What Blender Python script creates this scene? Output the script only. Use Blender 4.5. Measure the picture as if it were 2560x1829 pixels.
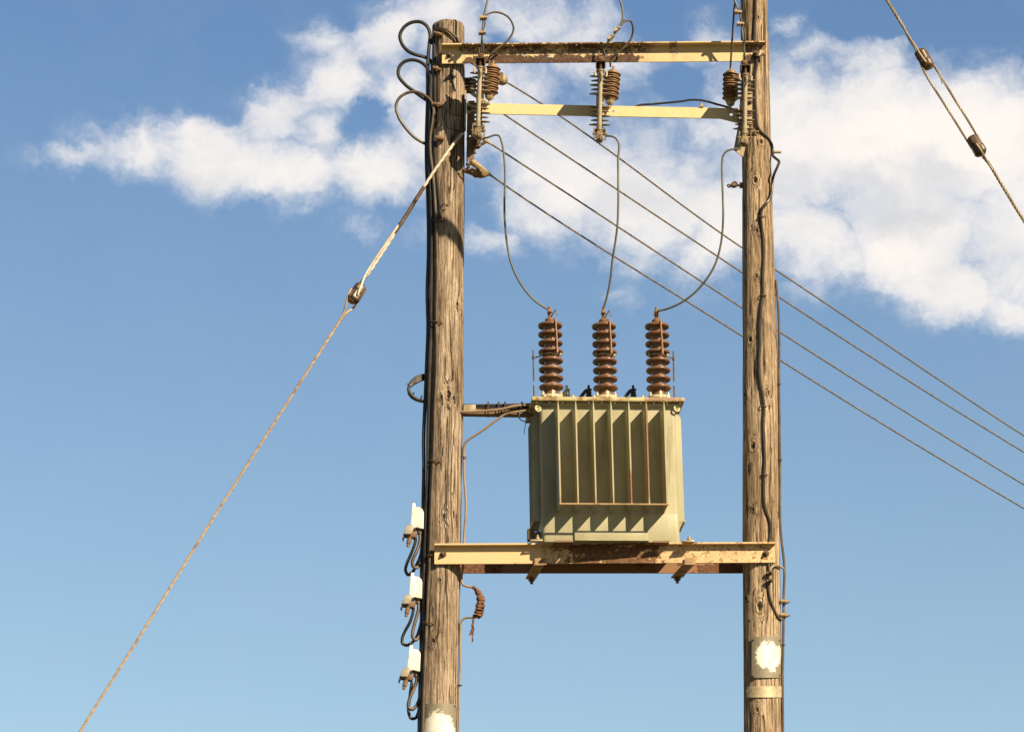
import bpy, bmesh, math, random
from mathutils import Vector, Matrix, noise, Euler

for o in list(bpy.data.objects):
    bpy.data.objects.remove(o)
scene = bpy.context.scene
C = scene.collection
rad = math.radians
rng = random.Random(7)

# ---------------------------------------------------------------- camera
PITCH = rad(18.0)
CAM = Vector((0.0, -28.0, 1.6))
LENS = 138.0
FPX = 2560 * LENS / 36.0
cam_data = bpy.data.cameras.new("camera")
cam = bpy.data.objects.new("camera", cam_data)
C.objects.link(cam)
cam.location = CAM
cam.rotation_euler = (rad(90) + PITCH, 0, 0)
cam_data.lens = LENS
cam_data.sensor_width = 36
cam_data.clip_start = 0.5
cam_data.clip_end = 20000
scene.camera = cam
AX_R = Vector((1, 0, 0))
AX_F = Vector((0, math.cos(PITCH), math.sin(PITCH)))
AX_U = Vector((0, -math.sin(PITCH), math.cos(PITCH)))


def ray(px, py):
    return AX_F + AX_R * ((px - 1280) / FPX) + AX_U * ((914.5 - py) / FPX)


def P(px, py, Y=0.0):
    """point of the place that the photograph shows at px, py when it stands at depth Y"""
    d = ray(px, py)
    return CAM + d * ((Y - CAM.y) / d.y)


def mpp(p):
    return (p - CAM).dot(AX_F) / FPX


# ---------------------------------------------------------------- light
SUN_AZ, SUN_EL = rad(41), rad(34)
to_sun = Vector((math.sin(SUN_AZ) * math.cos(SUN_EL), -math.cos(SUN_AZ) * math.cos(SUN_EL), math.sin(SUN_EL)))
sd = bpy.data.lights.new("sun", 'SUN')
sun = bpy.data.objects.new("sun", sd)
C.objects.link(sun)
sun.rotation_euler = to_sun.to_track_quat('Z', 'Y').to_euler()
sun.location = (10, -10, 30)
sd.energy = 5.0
sd.angle = rad(0.5)
sd.color = (1.0, 0.82, 0.55)

scene.view_settings.view_transform = 'Standard'
scene.view_settings.look = 'None'
scene.view_settings.exposure = 0.7
scene.view_settings.gamma = 1.0

SKY_STRENGTH = 0.1
world = bpy.data.worlds.new("World")
scene.world = world
world.use_nodes = True


class NT:
    def __init__(s, tree):
        s.t = tree
        s.n = tree.nodes
        s.l = tree.links

    def node(s, typ, **kw):
        nd = s.n.new(typ)
        for k, v in kw.items():
            setattr(nd, k, v)
        return nd

    def put(s, sock, v):
        if isinstance(v, bpy.types.NodeSocket):
            s.l.new(v, sock)
        elif v is not None:
            if hasattr(sock.default_value, '__len__') and not hasattr(v, '__len__'):
                v = (v,) * len(sock.default_value)
            if hasattr(v, '__len__') and len(v) == 3 and len(sock.default_value) == 4:
                v = tuple(v) + (1,)
            sock.default_value = v

    def math(s, op, a, b=None, c=None, clamp=False):
        nd = s.node('ShaderNodeMath', operation=op, use_clamp=clamp)
        s.put(nd.inputs[0], a)
        s.put(nd.inputs[1], b)
        s.put(nd.inputs[2], c)
        return nd.outputs[0]

    def vec(s, op, a, b=None, scale=None):
        nd = s.node('ShaderNodeVectorMath', operation=op)
        s.put(nd.inputs[0], a)
        s.put(nd.inputs[1], b)
        if scale is not None:
            s.put(nd.inputs['Scale'], scale)
        return nd.outputs['Value'] if op in ('LENGTH', 'DOT_PRODUCT', 'DISTANCE') else nd.outputs[0]

    def xyz(s, v):
        nd = s.node('ShaderNodeSeparateXYZ')
        s.l.new(v, nd.inputs[0])
        return nd.outputs

    def comb(s, x, y, z):
        nd = s.node('ShaderNodeCombineXYZ')
        for i, q in enumerate((x, y, z)):
            s.put(nd.inputs[i], q)
        return nd.outputs[0]

    def noise(s, v, scale, detail=4, rough=0.5, dist=0.0, color=False):
        nd = s.node('ShaderNodeTexNoise')
        if v is not None:
            s.l.new(v, nd.inputs['Vector'])
        nd.inputs['Scale'].default_value = scale
        nd.inputs['Detail'].default_value = detail
        nd.inputs['Roughness'].default_value = rough
        nd.inputs['Distortion'].default_value = dist
        return nd.outputs['Color' if color else 'Fac']

    def ss(s, v, a, b, lo=0.0, hi=1.0, smooth=True):
        nd = s.node('ShaderNodeMapRange')
        nd.interpolation_type = 'SMOOTHSTEP' if smooth else 'LINEAR'
        s.put(nd.inputs['Value'], v)
        nd.inputs['From Min'].default_value = a
        nd.inputs['From Max'].default_value = b
        nd.inputs['To Min'].default_value = lo
        nd.inputs['To Max'].default_value = hi
        return nd.outputs['Result']

    def mix(s, f, a, b, typ='MIX'):
        nd = s.node('ShaderNodeMix', data_type='RGBA', blend_type=typ)
        s.put(nd.inputs['Factor'], f)
        s.put(nd.inputs['A'], a) if False else s.put(nd.inputs[6], a)
        s.put(nd.inputs[7], b)
        return nd.outputs[2]

    def ramp(s, f, stops):
        nd = s.node('ShaderNodeValToRGB')
        s.put(nd.inputs[0], f)
        el = nd.color_ramp.elements
        while len(el) < len(stops):
            el.new(0.5)
        for e, (p, c) in zip(el, stops):
            e.position = p
            e.color = tuple(c) + (1,) if len(c) == 3 else c
        return nd.outputs[0]

    def scale3(s, v, sc):
        return s.vec('MULTIPLY', v, sc)


# ---------------------------------------------------------------- sky with clouds (directions of the world, at infinity)
def build_world():
    w = NT(world.node_tree)
    for nd in list(w.n):
        w.n.remove(nd)
    out = w.node('ShaderNodeOutputWorld')
    bg = w.node('ShaderNodeBackground')
    bg.inputs['Strength'].default_value = SKY_STRENGTH
    w.l.new(bg.outputs[0], out.inputs[0])
    sky = w.node('ShaderNodeTexSky')
    sky.sky_type = 'NISHITA'
    sky.sun_disc = False
    sky.sun_elevation = SUN_EL
    sky.sun_rotation = math.pi - SUN_AZ
    sky.air_density = 1.0
    sky.dust_density = 0.6
    sky.ozone_density = 2.0
    tc = w.node('ShaderNodeTexCoord')
    d = tc.outputs['Generated']
    dr = w.vec('DOT_PRODUCT', d, tuple(AX_R))
    df = w.vec('DOT_PRODUCT', d, tuple(AX_F))
    du = w.vec('DOT_PRODUCT', d, tuple(AX_U))
    dfc = w.math('MAXIMUM', df, 0.05)
    k = FPX / 1.12627 / 1000
    u = w.math('MULTIPLY_ADD', w.math('DIVIDE', dr, dfc), k, 1.1365)
    v = w.math('MULTIPLY_ADD', w.math('DIVIDE', du, dfc), -k, 0.812)
    uv = w.comb(u, v, 0.0)
    wn = w.vec('SUBTRACT', w.noise(uv, 2.6, 5, 0.6, color=True), (0.5, 0.5, 0.5))
    wn2 = w.vec('SUBTRACT', w.noise(uv, 11.0, 5, 0.65, color=True), (0.5, 0.5, 0.5))
    uvw = w.vec('ADD', uv, w.vec('ADD', w.vec('SCALE', wn, scale=0.22), w.vec('SCALE', wn2, scale=0.075)))
    uvf = w.vec('MULTIPLY', uvw, (1, 1, 0))

    def blob(b, acc, op):
        cx, cy, rx, ry, ang, wt = b
        mp = w.node('ShaderNodeMapping', vector_type='TEXTURE')
        w.l.new(uvf, mp.inputs[0])
        mp.inputs['Location'].default_value = (cx / 1000, cy / 1000, 0)
        mp.inputs['Rotation'].default_value = (0, 0, rad(ang))
        mp.inputs['Scale'].default_value = (rx / 1000, ry / 1000, 1)
        g = w.ss(w.vec('LENGTH', mp.outputs[0]), 1.0, 0.0, 0.0, wt)
        return g if acc is None else w.math(op, acc, g)

    acc = None
    for b in CLOUDS:
        acc = blob(b, acc, 'MAXIMUM')
    hol = None
    for b in HOLES:
        hol = blob(b, hol, 'MAXIMUM')
    field = w.math('SUBTRACT', acc, hol)
    fb = w.noise(w.vec('MULTIPLY', uvw, (1.0, 1.3, 1.0)), 4.2, 10, 0.66)
    fine = w.noise(uvw, 17.0, 6, 0.65)
    gate = w.ss(field, -.05, .22)
    f2 = w.math('MULTIPLY_ADD', w.math('SUBTRACT', fb, 0.5), w.math('MULTIPLY', gate, 1.7), field)
    f2 = w.math('ADD', f2, w.math('MULTIPLY', w.math('SUBTRACT', fine, 0.5), w.math('MULTIPLY', gate, .40)))
    dens = w.ss(f2, -0.06, 0.80)
    dens = w.math('MULTIPLY', dens, w.math('GREATER_THAN', df, 0.06))
    core = w.ss(f2, 0.15, 1.35)
    # grey undersides: noise, stronger where listed
    gr = None
    for b in GREYS:
        gr = blob(b, gr, 'MAXIMUM')
    shade = w.noise(w.vec('MULTIPLY', uvw, (1.0, 1.8, 1.0)), 3.4, 5, 0.55)
    sh = w.math('ADD', w.math('MULTIPLY', w.ss(shade, 0.36, 0.76), .75), w.math('MULTIPLY', gr, .55))
    sh = w.ss(sh, 0.0, 1.0)
    warm = (6.5, 6.05, 5.55)
    grey = (3.7, 3.85, 4.15)
    ccol = w.mix(w.math('MULTIPLY', sh, 0.75), warm, grey)
    ccol = w.mix(core, (4.7, 4.8, 5.1), ccol)
    base = w.mix(1.0, sky.outputs[0], SKY_TINT, 'MULTIPLY')
    z = w.xyz(d)[2]
    base = w.mix(w.ss(z, 0.22, 0.42, smooth=False), w.mix(1.0, base, SKY_LOW, 'MULTIPLY'), w.mix(1.0, base, SKY_HIGH, 'MULTIPLY'))
    base = w.mix(w.ss(z, 0.42, 0.75), base, w.mix(1.0, base, SKY_ZENITH, 'MULTIPLY'))
    base = w.vec('SCALE', base, scale=w.ss(df, -.5, .75, .4, 1.0))  # sky dimmed behind the camera to weaken fill and deepen shadows
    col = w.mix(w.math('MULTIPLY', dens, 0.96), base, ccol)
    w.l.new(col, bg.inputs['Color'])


SKY_TINT = (1.0, 1.0, 1.0)
SKY_LOW = (.97, .95, .82)
SKY_ZENITH = (0.45, 0.5, 0.55)
SKY_HIGH = (.62, .72, .81)
# cx, cy, rx, ry, angle, weight - in thousandths of a tangent unit round the view to the poles
CLOUDS = [
    (170, 338, 170, 48, 3, .56), (320, 325, 230, 90, 6, .85), (480, 355, 230, 115, 10, .95), (450, 290, 160, 60, 0, .6),
    (640, 375, 240, 130, 8, 1.0), (830, 385, 230, 120, 0, .95), (620, 245, 150, 110, -30, .85), (690, 300, 170, 120, 0, .75),
    (740, 175, 150, 130, -50, .85), (720, 80, 90, 70, 20, .62), (860, 80, 150, 120, -30, .85), (880, 210, 120, 120, 0, .7),
    (980, 60, 210, 140, 10, .8), (930, 300, 130, 130, 0, .75), (1150, 60, 180, 120, 10, .62),
    (1110, 250, 240, 180, 15, .85), (1260, 390, 280, 230, 20, .95), (1450, 430, 290, 240, 20, .95),
    (1340, 120, 190, 150, 0, .62), (1590, 500, 220, 230, 30, .85), (1570, 80, 120, 100, 0, .62),
    (1620, 280, 190, 130, 0, .62), (1780, 300, 320, 280, 0, 1.15), (1980, 300, 360, 260, 0, 1.35),
    (2190, 330, 320, 270, 0, 1.35), (2310, 520, 320, 300, 0, 1.2), (2010, 500, 330, 240, 10, 1.2),
    (2120, 640, 240, 150, 20, .95), (1800, 540, 230, 190, 30, 1.0), (2230, 690, 170, 100, 5, .7),
    (1790, 110, 130, 80, -20, .52), (1930, 140, 220, 90, 5, .7), 
    (1740, 25, 60, 50, 0, .45), (1380, 650, 130, 50, 30, .36), (1040, 520, 200, 70, 15, .45), (820, 510, 140, 50, 0, .34),
]
HOLES = [(785, 265, 75, 60, -35, .55), (1470, 60, 120, 90, 25, .5), (1130, 120, 100, 40, 10, .35), (540, 110, 130, 110, 0, .5),
         (1500, 190, 90, 50, 10, .4), (1930, 40, 170, 50, 10, .5), (1850, 60, 90, 40, 0, .35), (2150, 50, 200, 60, 12, .4)]
GREYS = [(1950, 470, 330, 110, 12, .85), (2180, 560, 260, 110, 0, .8), (1760, 420, 160, 120, 0, .6), (1350, 330, 260, 120, 20, .6),
         (900, 110, 200, 90, 0, .6), (450, 400, 300, 60, 8, .6), (800, 440, 250, 60, 0, .6), (1580, 420, 140, 150, 0, .5)]
build_world()


# ---------------------------------------------------------------- mesh helpers
class MB:
    def __init__(s):
        s.v = []
        s.f = []

    def add(s, vs, fs):
        n = len(s.v)
        s.v += [Vector(q) for q in vs]
        s.f += [tuple(i + n for i in f) for f in fs]
        return s

    def box(s, c, size, R=None, ch=0.0):
        """box with chamfered vertical profile when ch > 0"""
        hx, hy, hz = (q / 2 for q in size)
        R = R or Matrix.Identity(3)
        c = Vector(c)
        if ch <= 0:
            vs = [c + R @ Vector((x * hx, y * hy, z * hz)) for z in (-1, 1) for x, y in ((-1, -1), (1, -1), (1, 1), (-1, 1))]
            return s.add(vs, [(3, 2, 1, 0), (4, 5, 6, 7), (0, 1, 5, 4), (1, 2, 6, 5), (2, 3, 7, 6), (3, 0, 4, 7)])
        ch = min(ch, hx * .9, hy * .9, hz * .9)
        bm = bmesh.new()
        bmesh.ops.create_cube(bm, size=1)
        for q in bm.verts:
            q.co = Vector((q.co.x * size[0], q.co.y * size[1], q.co.z * size[2]))
        bmesh.ops.bevel(bm, geom=bm.edges[:], offset=ch, segments=2, profile=.6, affect='EDGES', clamp_overlap=True)
        bm.verts.index_update()
        vs = [c + R @ q.co for q in bm.verts]
        fs = [[q.index for q in f.verts] for f in bm.faces]
        bm.free()
        return s.add(vs, fs)

    def tube(s, pts, r, seg=10, caps=True, flat=1.0):
        pts = [Vector(p) for p in pts]
        n = len(pts)
        rs = r if hasattr(r, '__len__') else [r] * n
        vs, fs = [], []
        nrm = None
        for i, p in enumerate(pts):
            t = (pts[min(i + 1, n - 1)] - pts[max(i - 1, 0)])
            if t.length < 1e-9:
                t = Vector((0, 0, 1))
            t.normalize()
            if nrm is None:
                a = Vector((0, 1, 0)) if abs(t.y) < .9 else Vector((1, 0, 0))
                nrm = t.cross(a).normalized()
            else:
                nrm = (nrm - t * nrm.dot(t))
                nrm.normalize()
            b = t.cross(nrm)
            for k in range(seg):
                a = 2 * math.pi * k / seg
                vs.append(p + (nrm * math.cos(a) + b * math.sin(a) * flat) * rs[i])
        for i in range(n - 1):
            for k in range(seg):
                k2 = (k + 1) % seg
                fs.append((i * seg + k, i * seg + k2, (i + 1) * seg + k2, (i + 1) * seg + k))
        if caps:
            fs.append(tuple(range(seg))[::-1])
            fs.append(tuple((n - 1) * seg + k for k in range(seg)))
        return s.add(vs, fs)

    def rod(s, a, b, r, seg=10):
        return s.tube([a, b], r, seg)

    def lathe(s, prof, M=None, seg=28):
        """prof: list of (r, z)"""
        M = M or Matrix.Identity(4)
        vs, fs = [], []
        n = len(prof)
        for r, z in prof:
            for k in range(seg):
                a = 2 * math.pi * k / seg
                vs.append(M @ Vector((max(r, 1e-5) * math.cos(a), max(r, 1e-5) * math.sin(a), z)))
        for i in range(n - 1):
            for k in range(seg):
                k2 = (k + 1) % seg
                fs.append((i * seg + k, i * seg + k2, (i + 1) * seg + k2, (i + 1) * seg + k))
        fs.append(tuple(range(seg))[::-1])
        fs.append(tuple((n - 1) * seg + k for k in range(seg)))
        return s.add(vs, fs)

    def prism(s, poly, a, b, ex, ez):
        """poly in (ex, ez) plane, swept from a to b"""
        a, b = Vector(a), Vector(b)
        n = len(poly)
        vs = [a + ex * x + ez * z for x, z in poly] + [b + ex * x + ez * z for x, z in poly]
        fs = [(i, (i + 1) % n, n + (i + 1) % n, n + i) for i in range(n)]
        fs += [tuple(range(n))[::-1], tuple(range(n, 2 * n))]
        return s.add(vs, fs)

    def hexbolt(s, c, axis, r, h, washer=True):
        axis = Vector(axis).normalized()
        c = Vector(c)
        if washer:
            s.tube([c, c + axis * h * .25], r * 1.45, 14)
        s.tube([c + axis * h * .25, c + axis * h], r, 6)
        s.tube([c + axis * h, c + axis * h * 1.7], r * .5, 8)
        return s

    def torus(s, c, axis, R, r, seg=24, sub=8):
        axis = Vector(axis).normalized()
        a = Vector((0, 0, 1)) if abs(axis.z) < .9 else Vector((1, 0, 0))
        u = axis.cross(a).normalized()
        w = axis.cross(u)
        vs, fs = [], []
        for i in range(seg):
            t = 2 * math.pi * i / seg
            d = u * math.cos(t) + w * math.sin(t)
            for j in range(sub):
                q = 2 * math.pi * j / sub
                vs.append(Vector(c) + d * (R + r * math.cos(q)) + axis * r * math.sin(q))
        for i in range(seg):
            for j in range(sub):
                i2, j2 = (i + 1) % seg, (j + 1) % sub
                fs.append((i * sub + j, i2 * sub + j, i2 * sub + j2, i * sub + j2))
        return s.add(vs, fs)

    def jitter(s, amp, freq, axis=None):
        for q in s.v:
            d = noise.noise_vector(q * freq)
            q += d * amp
        return s

    def build(s, name, mat, parent=None, origin=None, local=False, bevel=0.0, angle=35):
        """verts are in the place's coordinates unless local; with a parent they become relative to it"""
        off = Vector((0, 0, 0))
        if not local:
            if parent is not None:
                off = Vector(parent['base'])
                if parent.parent is not None or parent.get('is_mesh'):
                    off = Vector(parent['base'])
            elif origin is not None:
                off = Vector(origin)
            else:
                off = s.v[0].copy() * 0
                for q in s.v:
                    off += q
                off /= len(s.v)
        bm = bmesh.new()
        bv = [bm.verts.new(q - off) for q in s.v]
        for f in s.f:
            try:
                bm.faces.new([bv[i] for i in f])
            except ValueError:
                pass
        bmesh.ops.recalc_face_normals(bm, faces=bm.faces[:])
        if bevel > 0:
            es = [e for e in bm.edges if len(e.link_faces) == 2 and e.calc_face_angle(0) > rad(40)]
            bmesh.ops.bevel(bm, geom=es, offset=bevel, segments=2, profile=.6, affect='EDGES', clamp_overlap=True)
        me = bpy.data.meshes.new(name)
        bm.to_mesh(me)
        bm.free()
        me.polygons.foreach_set('use_smooth', [True] * len(me.polygons))
        me.set_sharp_from_angle(angle=rad(angle))
        o = bpy.data.objects.new(name, me)
        C.objects.link(o)
        if mat:
            me.materials.append(mat)
        if parent is not None:
            o.parent = parent
            BASE[o.name] = BASE.get(parent.name, off)
        else:
            o.location = off
            BASE[o.name] = off
        return o


BASE = {}


def fix_build():
    """parent base lookup without leaving helper properties on objects"""
    def build(s, name, mat, parent=None, origin=None, local=False, bevel=0.0, angle=35, _b=MB.build):
        if parent is not None and not local:
            base = BASE[parent.name]
            s2 = MB()
            s2.v = [q - base for q in s.v]
            s2.f = s.f
            o = _b(s2, name, mat, parent, None, True, bevel, angle)
            BASE[o.name] = base
            return o
        return _b(s, name, mat, parent, origin, local, bevel, angle)
    MB.build = build


fix_build()


def thing(name, label, cat, loc=(0, 0, 0), group=None):
    o = bpy.data.objects.new(name, None)
    C.objects.link(o)
    o.location = loc
    o.empty_display_size = 0.1
    BASE[o.name] = Vector(loc)
    return tag(o, label, cat, group)


def tag(o, label, cat, group=None):
    o['label'] = label
    o['category'] = cat
    if group:
        o['group'] = group
    return o


def copy_tree(o, parent=None):
    c = o.copy()
    C.objects.link(c)
    if parent is not None:
        c.parent = parent
    for ch in list(o.children):
        copy_tree(ch, c)
    return c


def spline(pts, per=8):
    pts = [Vector(p) for p in pts]
    out = []
    n = len(pts)
    for i in range(n - 1):
        p1, p2 = pts[i], pts[i + 1]
        p0 = pts[i - 1] if i else p1 * 2 - p2
        p3 = pts[i + 2] if i + 2 < n else p2 * 2 - p1
        # centripetal-ish: scale tangents by segment length
        l = (p2 - p1).length
        def tan(a, b, c):
            la, lb = (b - a).length + 1e-9, (c - b).length + 1e-9
            return ((b - a) / la * lb + (c - b) / lb * la) / (la + lb)
        m1 = tan(p0, p1, p2) * l
        m2 = tan(p1, p2, p3) * l
        for k in range(per):
            t = k / per
            h = 2 * t**3 - 3 * t**2 + 1, t**3 - 2 * t**2 + t, -2 * t**3 + 3 * t**2, t**3 - t**2
            out.append(p1 * h[0] + m1 * h[1] + p2 * h[2] + m2 * h[3])
    out.append(pts[-1])
    return out


def resample(pts, step):
    out = [pts[0].copy()]
    acc = 0.0
    for a, b in zip(pts, pts[1:]):
        l = (b - a).length
        if l < 1e-9:
            continue
        t = step - acc
        while t <= l:
            out.append(a.lerp(b, t / l))
            t += step
        acc = (acc + l) % step
    if (out[-1] - pts[-1]).length > step * .3:
        out.append(pts[-1].copy())
    return out


def twisted(mb, pts, R, strands=3, pitch=0.09, seg=6):
    pts = resample(pts, pitch / 8)
    n = len(pts)
    nrm = None
    frames = []
    for i, p in enumerate(pts):
        t = (pts[min(i + 1, n - 1)] - pts[max(i - 1, 0)]).normalized()
        if nrm is None:
            nrm = t.cross(Vector((0, 1, 0.01))).normalized()
        nrm = (nrm - t * nrm.dot(t)).normalized()
        frames.append((p, nrm.copy(), t.cross(nrm)))
    ro = R * (.5 if strands <= 3 else .62)
    rs = R * (.56 if strands <= 3 else .42)
    for s in range(strands):
        sp = []
        for i, (p, a, b) in enumerate(frames):
            an = 2 * math.pi * (i / 8 + s / strands)
            sp.append(p + (a * math.cos(an) + b * math.sin(an)) * ro)
        mb.tube(sp, rs, seg)
    return mb


def NP(lst, Y=None):
    """native pixel list -> points; entries (x, y) use Y, (x, y, Y) their own"""
    return [P(q[0], q[1], q[2] if len(q) > 2 else Y) for q in lst]


# ---------------------------------------------------------------- materials
def new_mat(name):
    m = bpy.data.materials.new(name)
    m.use_nodes = True
    t = NT(m.node_tree)
    for nd in list(t.n):
        t.n.remove(nd)
    out = t.node('ShaderNodeOutputMaterial')
    b = t.node('ShaderNodeBsdfPrincipled')
    t.l.new(b.outputs[0], out.inputs[0])
    pos = t.node('ShaderNodeNewGeometry').outputs['Position']
    return m, t, b, pos


def bump(t, b, h, strength, dist=0.01):
    nd = t.node('ShaderNodeBump')
    nd.inputs['Strength'].default_value = strength
    nd.inputs['Distance'].default_value = dist
    t.put(nd.inputs['Height'], h)
    t.l.new(nd.outputs[0], b.inputs['Normal'])


def mat_basic(name, col, rough=.5, metal=0.0, var=.35, scale=14, dirt=None, dirt_amt=.5, dirt_thr=(.48, .66), dirt_scale=9, bmp=.15, spec=.5, stretch=(1, 1, 1)):
    m, t, b, pos = new_mat(name)
    p = t.scale3(pos, stretch)
    n1 = t.noise(p, scale, 6, .6)
    n2 = t.noise(p, scale * 6, 4, .6)
    f = t.math('MULTIPLY_ADD', t.math('SUBTRACT', n1, .5), var * 2.2, 1.0)
    f = t.math('MULTIPLY_ADD', t.math('SUBTRACT', n2, .5), var, f)
    c = t.vec('SCALE', col, scale=f)
    if dirt:
        dm = t.noise(p, dirt_scale, 8, .65)
        dm = t.math('MULTIPLY', t.ss(dm, *dirt_thr), dirt_amt)
        c = t.mix(dm, c, dirt)
    t.put(b.inputs['Base Color'], c)
    t.put(b.inputs['Roughness'], t.math('MULTIPLY_ADD', t.math('SUBTRACT', n1, .5), .3, rough, clamp=True))
    b.inputs['Metallic'].default_value = metal
    b.inputs['Specular IOR Level'].default_value = spec
    if bmp:
        bump(t, b, t.math('ADD', n1, t.math('MULTIPLY', n2, .5)), bmp, .004)
    return m


def mat_wood(name, dark, mid, pale, knots, seed, streak=1.0):
    m, t, b, pos = new_mat(name)
    p0 = t.vec('ADD', pos, (seed, seed * 1.7, seed * .3))
    wob = t.vec('SUBTRACT', t.noise(t.scale3(p0, (1, 1, .35)), 5, 3, .5, color=True), (.5, .5, .5))
    dmin = None
    for k, sz in knots:
        dv = t.vec('MULTIPLY', t.vec('SUBTRACT', pos, tuple(k)), (1, .6, .55))
        dd = t.math('DIVIDE', t.vec('LENGTH', dv), sz)
        dmin = dd if dmin is None else t.math('SMOOTH_MIN', dmin, dd, .3)
    wz = t.math('MULTIPLY', t.math('SUBTRACT', t.noise(p0, 22, 3, .6), .5), .8)
    dk = t.math('ADD', dmin, wz)
    # grain: stretched noise whose rings bend round the knots
    bend = t.math('MULTIPLY', t.ss(dmin, 3.6, .6), .08)
    px = t.vec('ADD', p0, t.vec('SCALE', wob, scale=.028))
    px = t.vec('ADD', px, t.vec('SCALE', t.vec('NORMALIZE', t.vec('SUBTRACT', wob, (.01, 0, 0))), scale=t.math('MULTIPLY', bend, .25)))
    g1 = t.noise(t.scale3(px, (34, 34, 1.5)), 1.0, 7, .66)
    g2 = t.noise(t.scale3(px, (95, 95, 5)), 1.0, 5, .7)
    crk = t.noise(t.scale3(px, (34, 34, .55)), 1.0, 2, .4, .5)
    blotch = t.noise(t.scale3(p0, (7, 7, 1.6)), 1.0, 5, .6)
    fl = t.noise(t.scale3(px, (60, 60, 14)), 1.0, 4, .7)
    ring = t.math('MULTIPLY_ADD', t.math('SINE', t.math('MULTIPLY', dk, 9.0)), .5, .5)
    rmask = t.ss(dk, 1.9, .9)
    g = t.math('MULTIPLY_ADD', g2, .45, t.math('MULTIPLY', g1, .55))
    g = t.math('ADD', g, t.math('MULTIPLY', t.math('SUBTRACT', fl, .5), .35))
    gg = t.mix(t.math('MULTIPLY', rmask, .30), g, t.math('MULTIPLY_ADD', ring, .35, .33))
    gs = t.math('ADD', gg, t.math('MULTIPLY', t.math('SUBTRACT', blotch, .5), .5 * streak))
    col = t.ramp(gs, [(.30, dark), (.42, tuple((a + c) / 2 for a, c in zip(dark, mid))), (.53, mid), (.68, pale)])
    crack = t.ss(t.math('ABSOLUTE', t.math('SUBTRACT', crk, .5)), .026, .008)
    crack = t.math('MULTIPLY', crack, t.ss(blotch, .36, .52))
    stain = t.noise(t.scale3(p0, (9, 9, 1.3)), 1.0, 7, .7)
    col = t.mix(t.math('MULTIPLY', t.ss(stain, .50, .68), .55 * streak), col, t.mix(1.0, col, (.36, .30, .25), 'MULTIPLY'))
    col = t.mix(t.math('MULTIPLY', crack, .85), col, (.022, .015, .010))
    rag = t.math('MULTIPLY', t.ss(fl, .62, .72), t.ss(blotch, .5, .62))
    col = t.mix(t.math('MULTIPLY', rag, .6), col, (.05, .032, .018))
    hole = t.ss(t.math('MULTIPLY_ADD', t.math('SUBTRACT', fl, .5), 1.2, dk), .62, .30)
    col = t.mix(t.math('MULTIPLY', hole, .93), col, (.016, .011, .008))
    t.put(b.inputs['Base Color'], col)
    b.inputs['Roughness'].default_value = .85
    b.inputs['Specular IOR Level'].default_value = .2
    h = t.math('SUBTRACT', t.math('MULTIPLY_ADD', ring, t.math('MULTIPLY', rmask, .6), t.math('ADD', g1, g2)), t.math('ADD', t.math('MULTIPLY', crack, 1.6), t.math('MULTIPLY', hole, 2.0)))
    bump(t, b, h, 1.0, .016)
    return m


def mat_steel_paint(name, paint, rust, dark_rust, xcurve, length, zcut, axis_obj=True, thr=.5, speck=.0, band=False):
    """cream paint breaking up into rust; xcurve = rust amount along the member (object x over length), more below zcut"""
    m, t, b, pos = new_mat(name)
    tc = t.node('ShaderNodeTexCoord')
    ob = tc.outputs['Object']
    x, y, z = t.xyz(ob)[:3]
    xn = t.math('DIVIDE', x, length)
    cv = t.ramp(xn, [(p, (v, v, v)) for p, v in xcurve])
    n = t.noise(pos, 7, 8, .68)
    nf = t.noise(pos, 42, 6, .65)
    nm = t.noise(pos, 16, 7, .7)
    zb = t.ss(t.math('ADD', z, t.math('MULTIPLY', t.math('SUBTRACT', nm, .5), .20)), zcut + .022, zcut - .022)
    amt = t.math('ADD', t.math('MULTIPLY', t.math('SUBTRACT', n, .5), 1.1), t.math('MULTIPLY', cv, t.math('MULTIPLY_ADD', zb, .8, .2)))
    amt = t.math('ADD', amt, t.math('MULTIPLY', t.math('SUBTRACT', nf, .5), .25))
    rm = t.ss(amt, thr - .02, thr + .02)
    halo = t.ss(amt, thr - .28, thr + .02)
    sp = t.math('MULTIPLY', t.ss(nf, .545, .60), t.math('MULTIPLY', speck, t.ss(cv, .12, .35)))
    if band:
        bz = t.math('MULTIPLY', t.ss(t.math('ADD', z, t.math('MULTIPLY', t.math('SUBTRACT', nm, .5), .06)), .075, .10), t.ss(cv, .08, .3))
        sp = t.math('ADD', sp, t.math('MULTIPLY', bz, t.ss(t.math('MULTIPLY_ADD', nf, .6, t.math('MULTIPLY', n, .5)), .47, .60)), clamp=True)
    pc = t.mix(t.math('MULTIPLY', t.ss(n, .4, .7), .35), paint, tuple(q * .78 for q in paint))
    pc = t.mix(t.math('MULTIPLY', halo, .55), pc, tuple(a * .5 + c * .5 for a, c in zip(paint, rust)))
    pc = t.mix(sp, pc, rust)
    rc = t.ramp(nf, [(.3, dark_rust), (.52, tuple((a + c) / 2 for a, c in zip(rust, dark_rust))), (.68, rust), (.8, tuple(min(1, q * 1.7) for q in rust))])
    col = t.mix(rm, pc, rc)
    t.put(b.inputs['Base Color'], col)
    t.put(b.inputs['Roughness'], t.math('MULTIPLY_ADD', rm, .35, .5))
    h = t.math('ADD', t.math('MULTIPLY', rm, t.math('MULTIPLY_ADD', nf, 1.4, .3)), t.math('MULTIPLY', nf, .15))
    bump(t, b, h, .7, .008)
    return m


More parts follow.
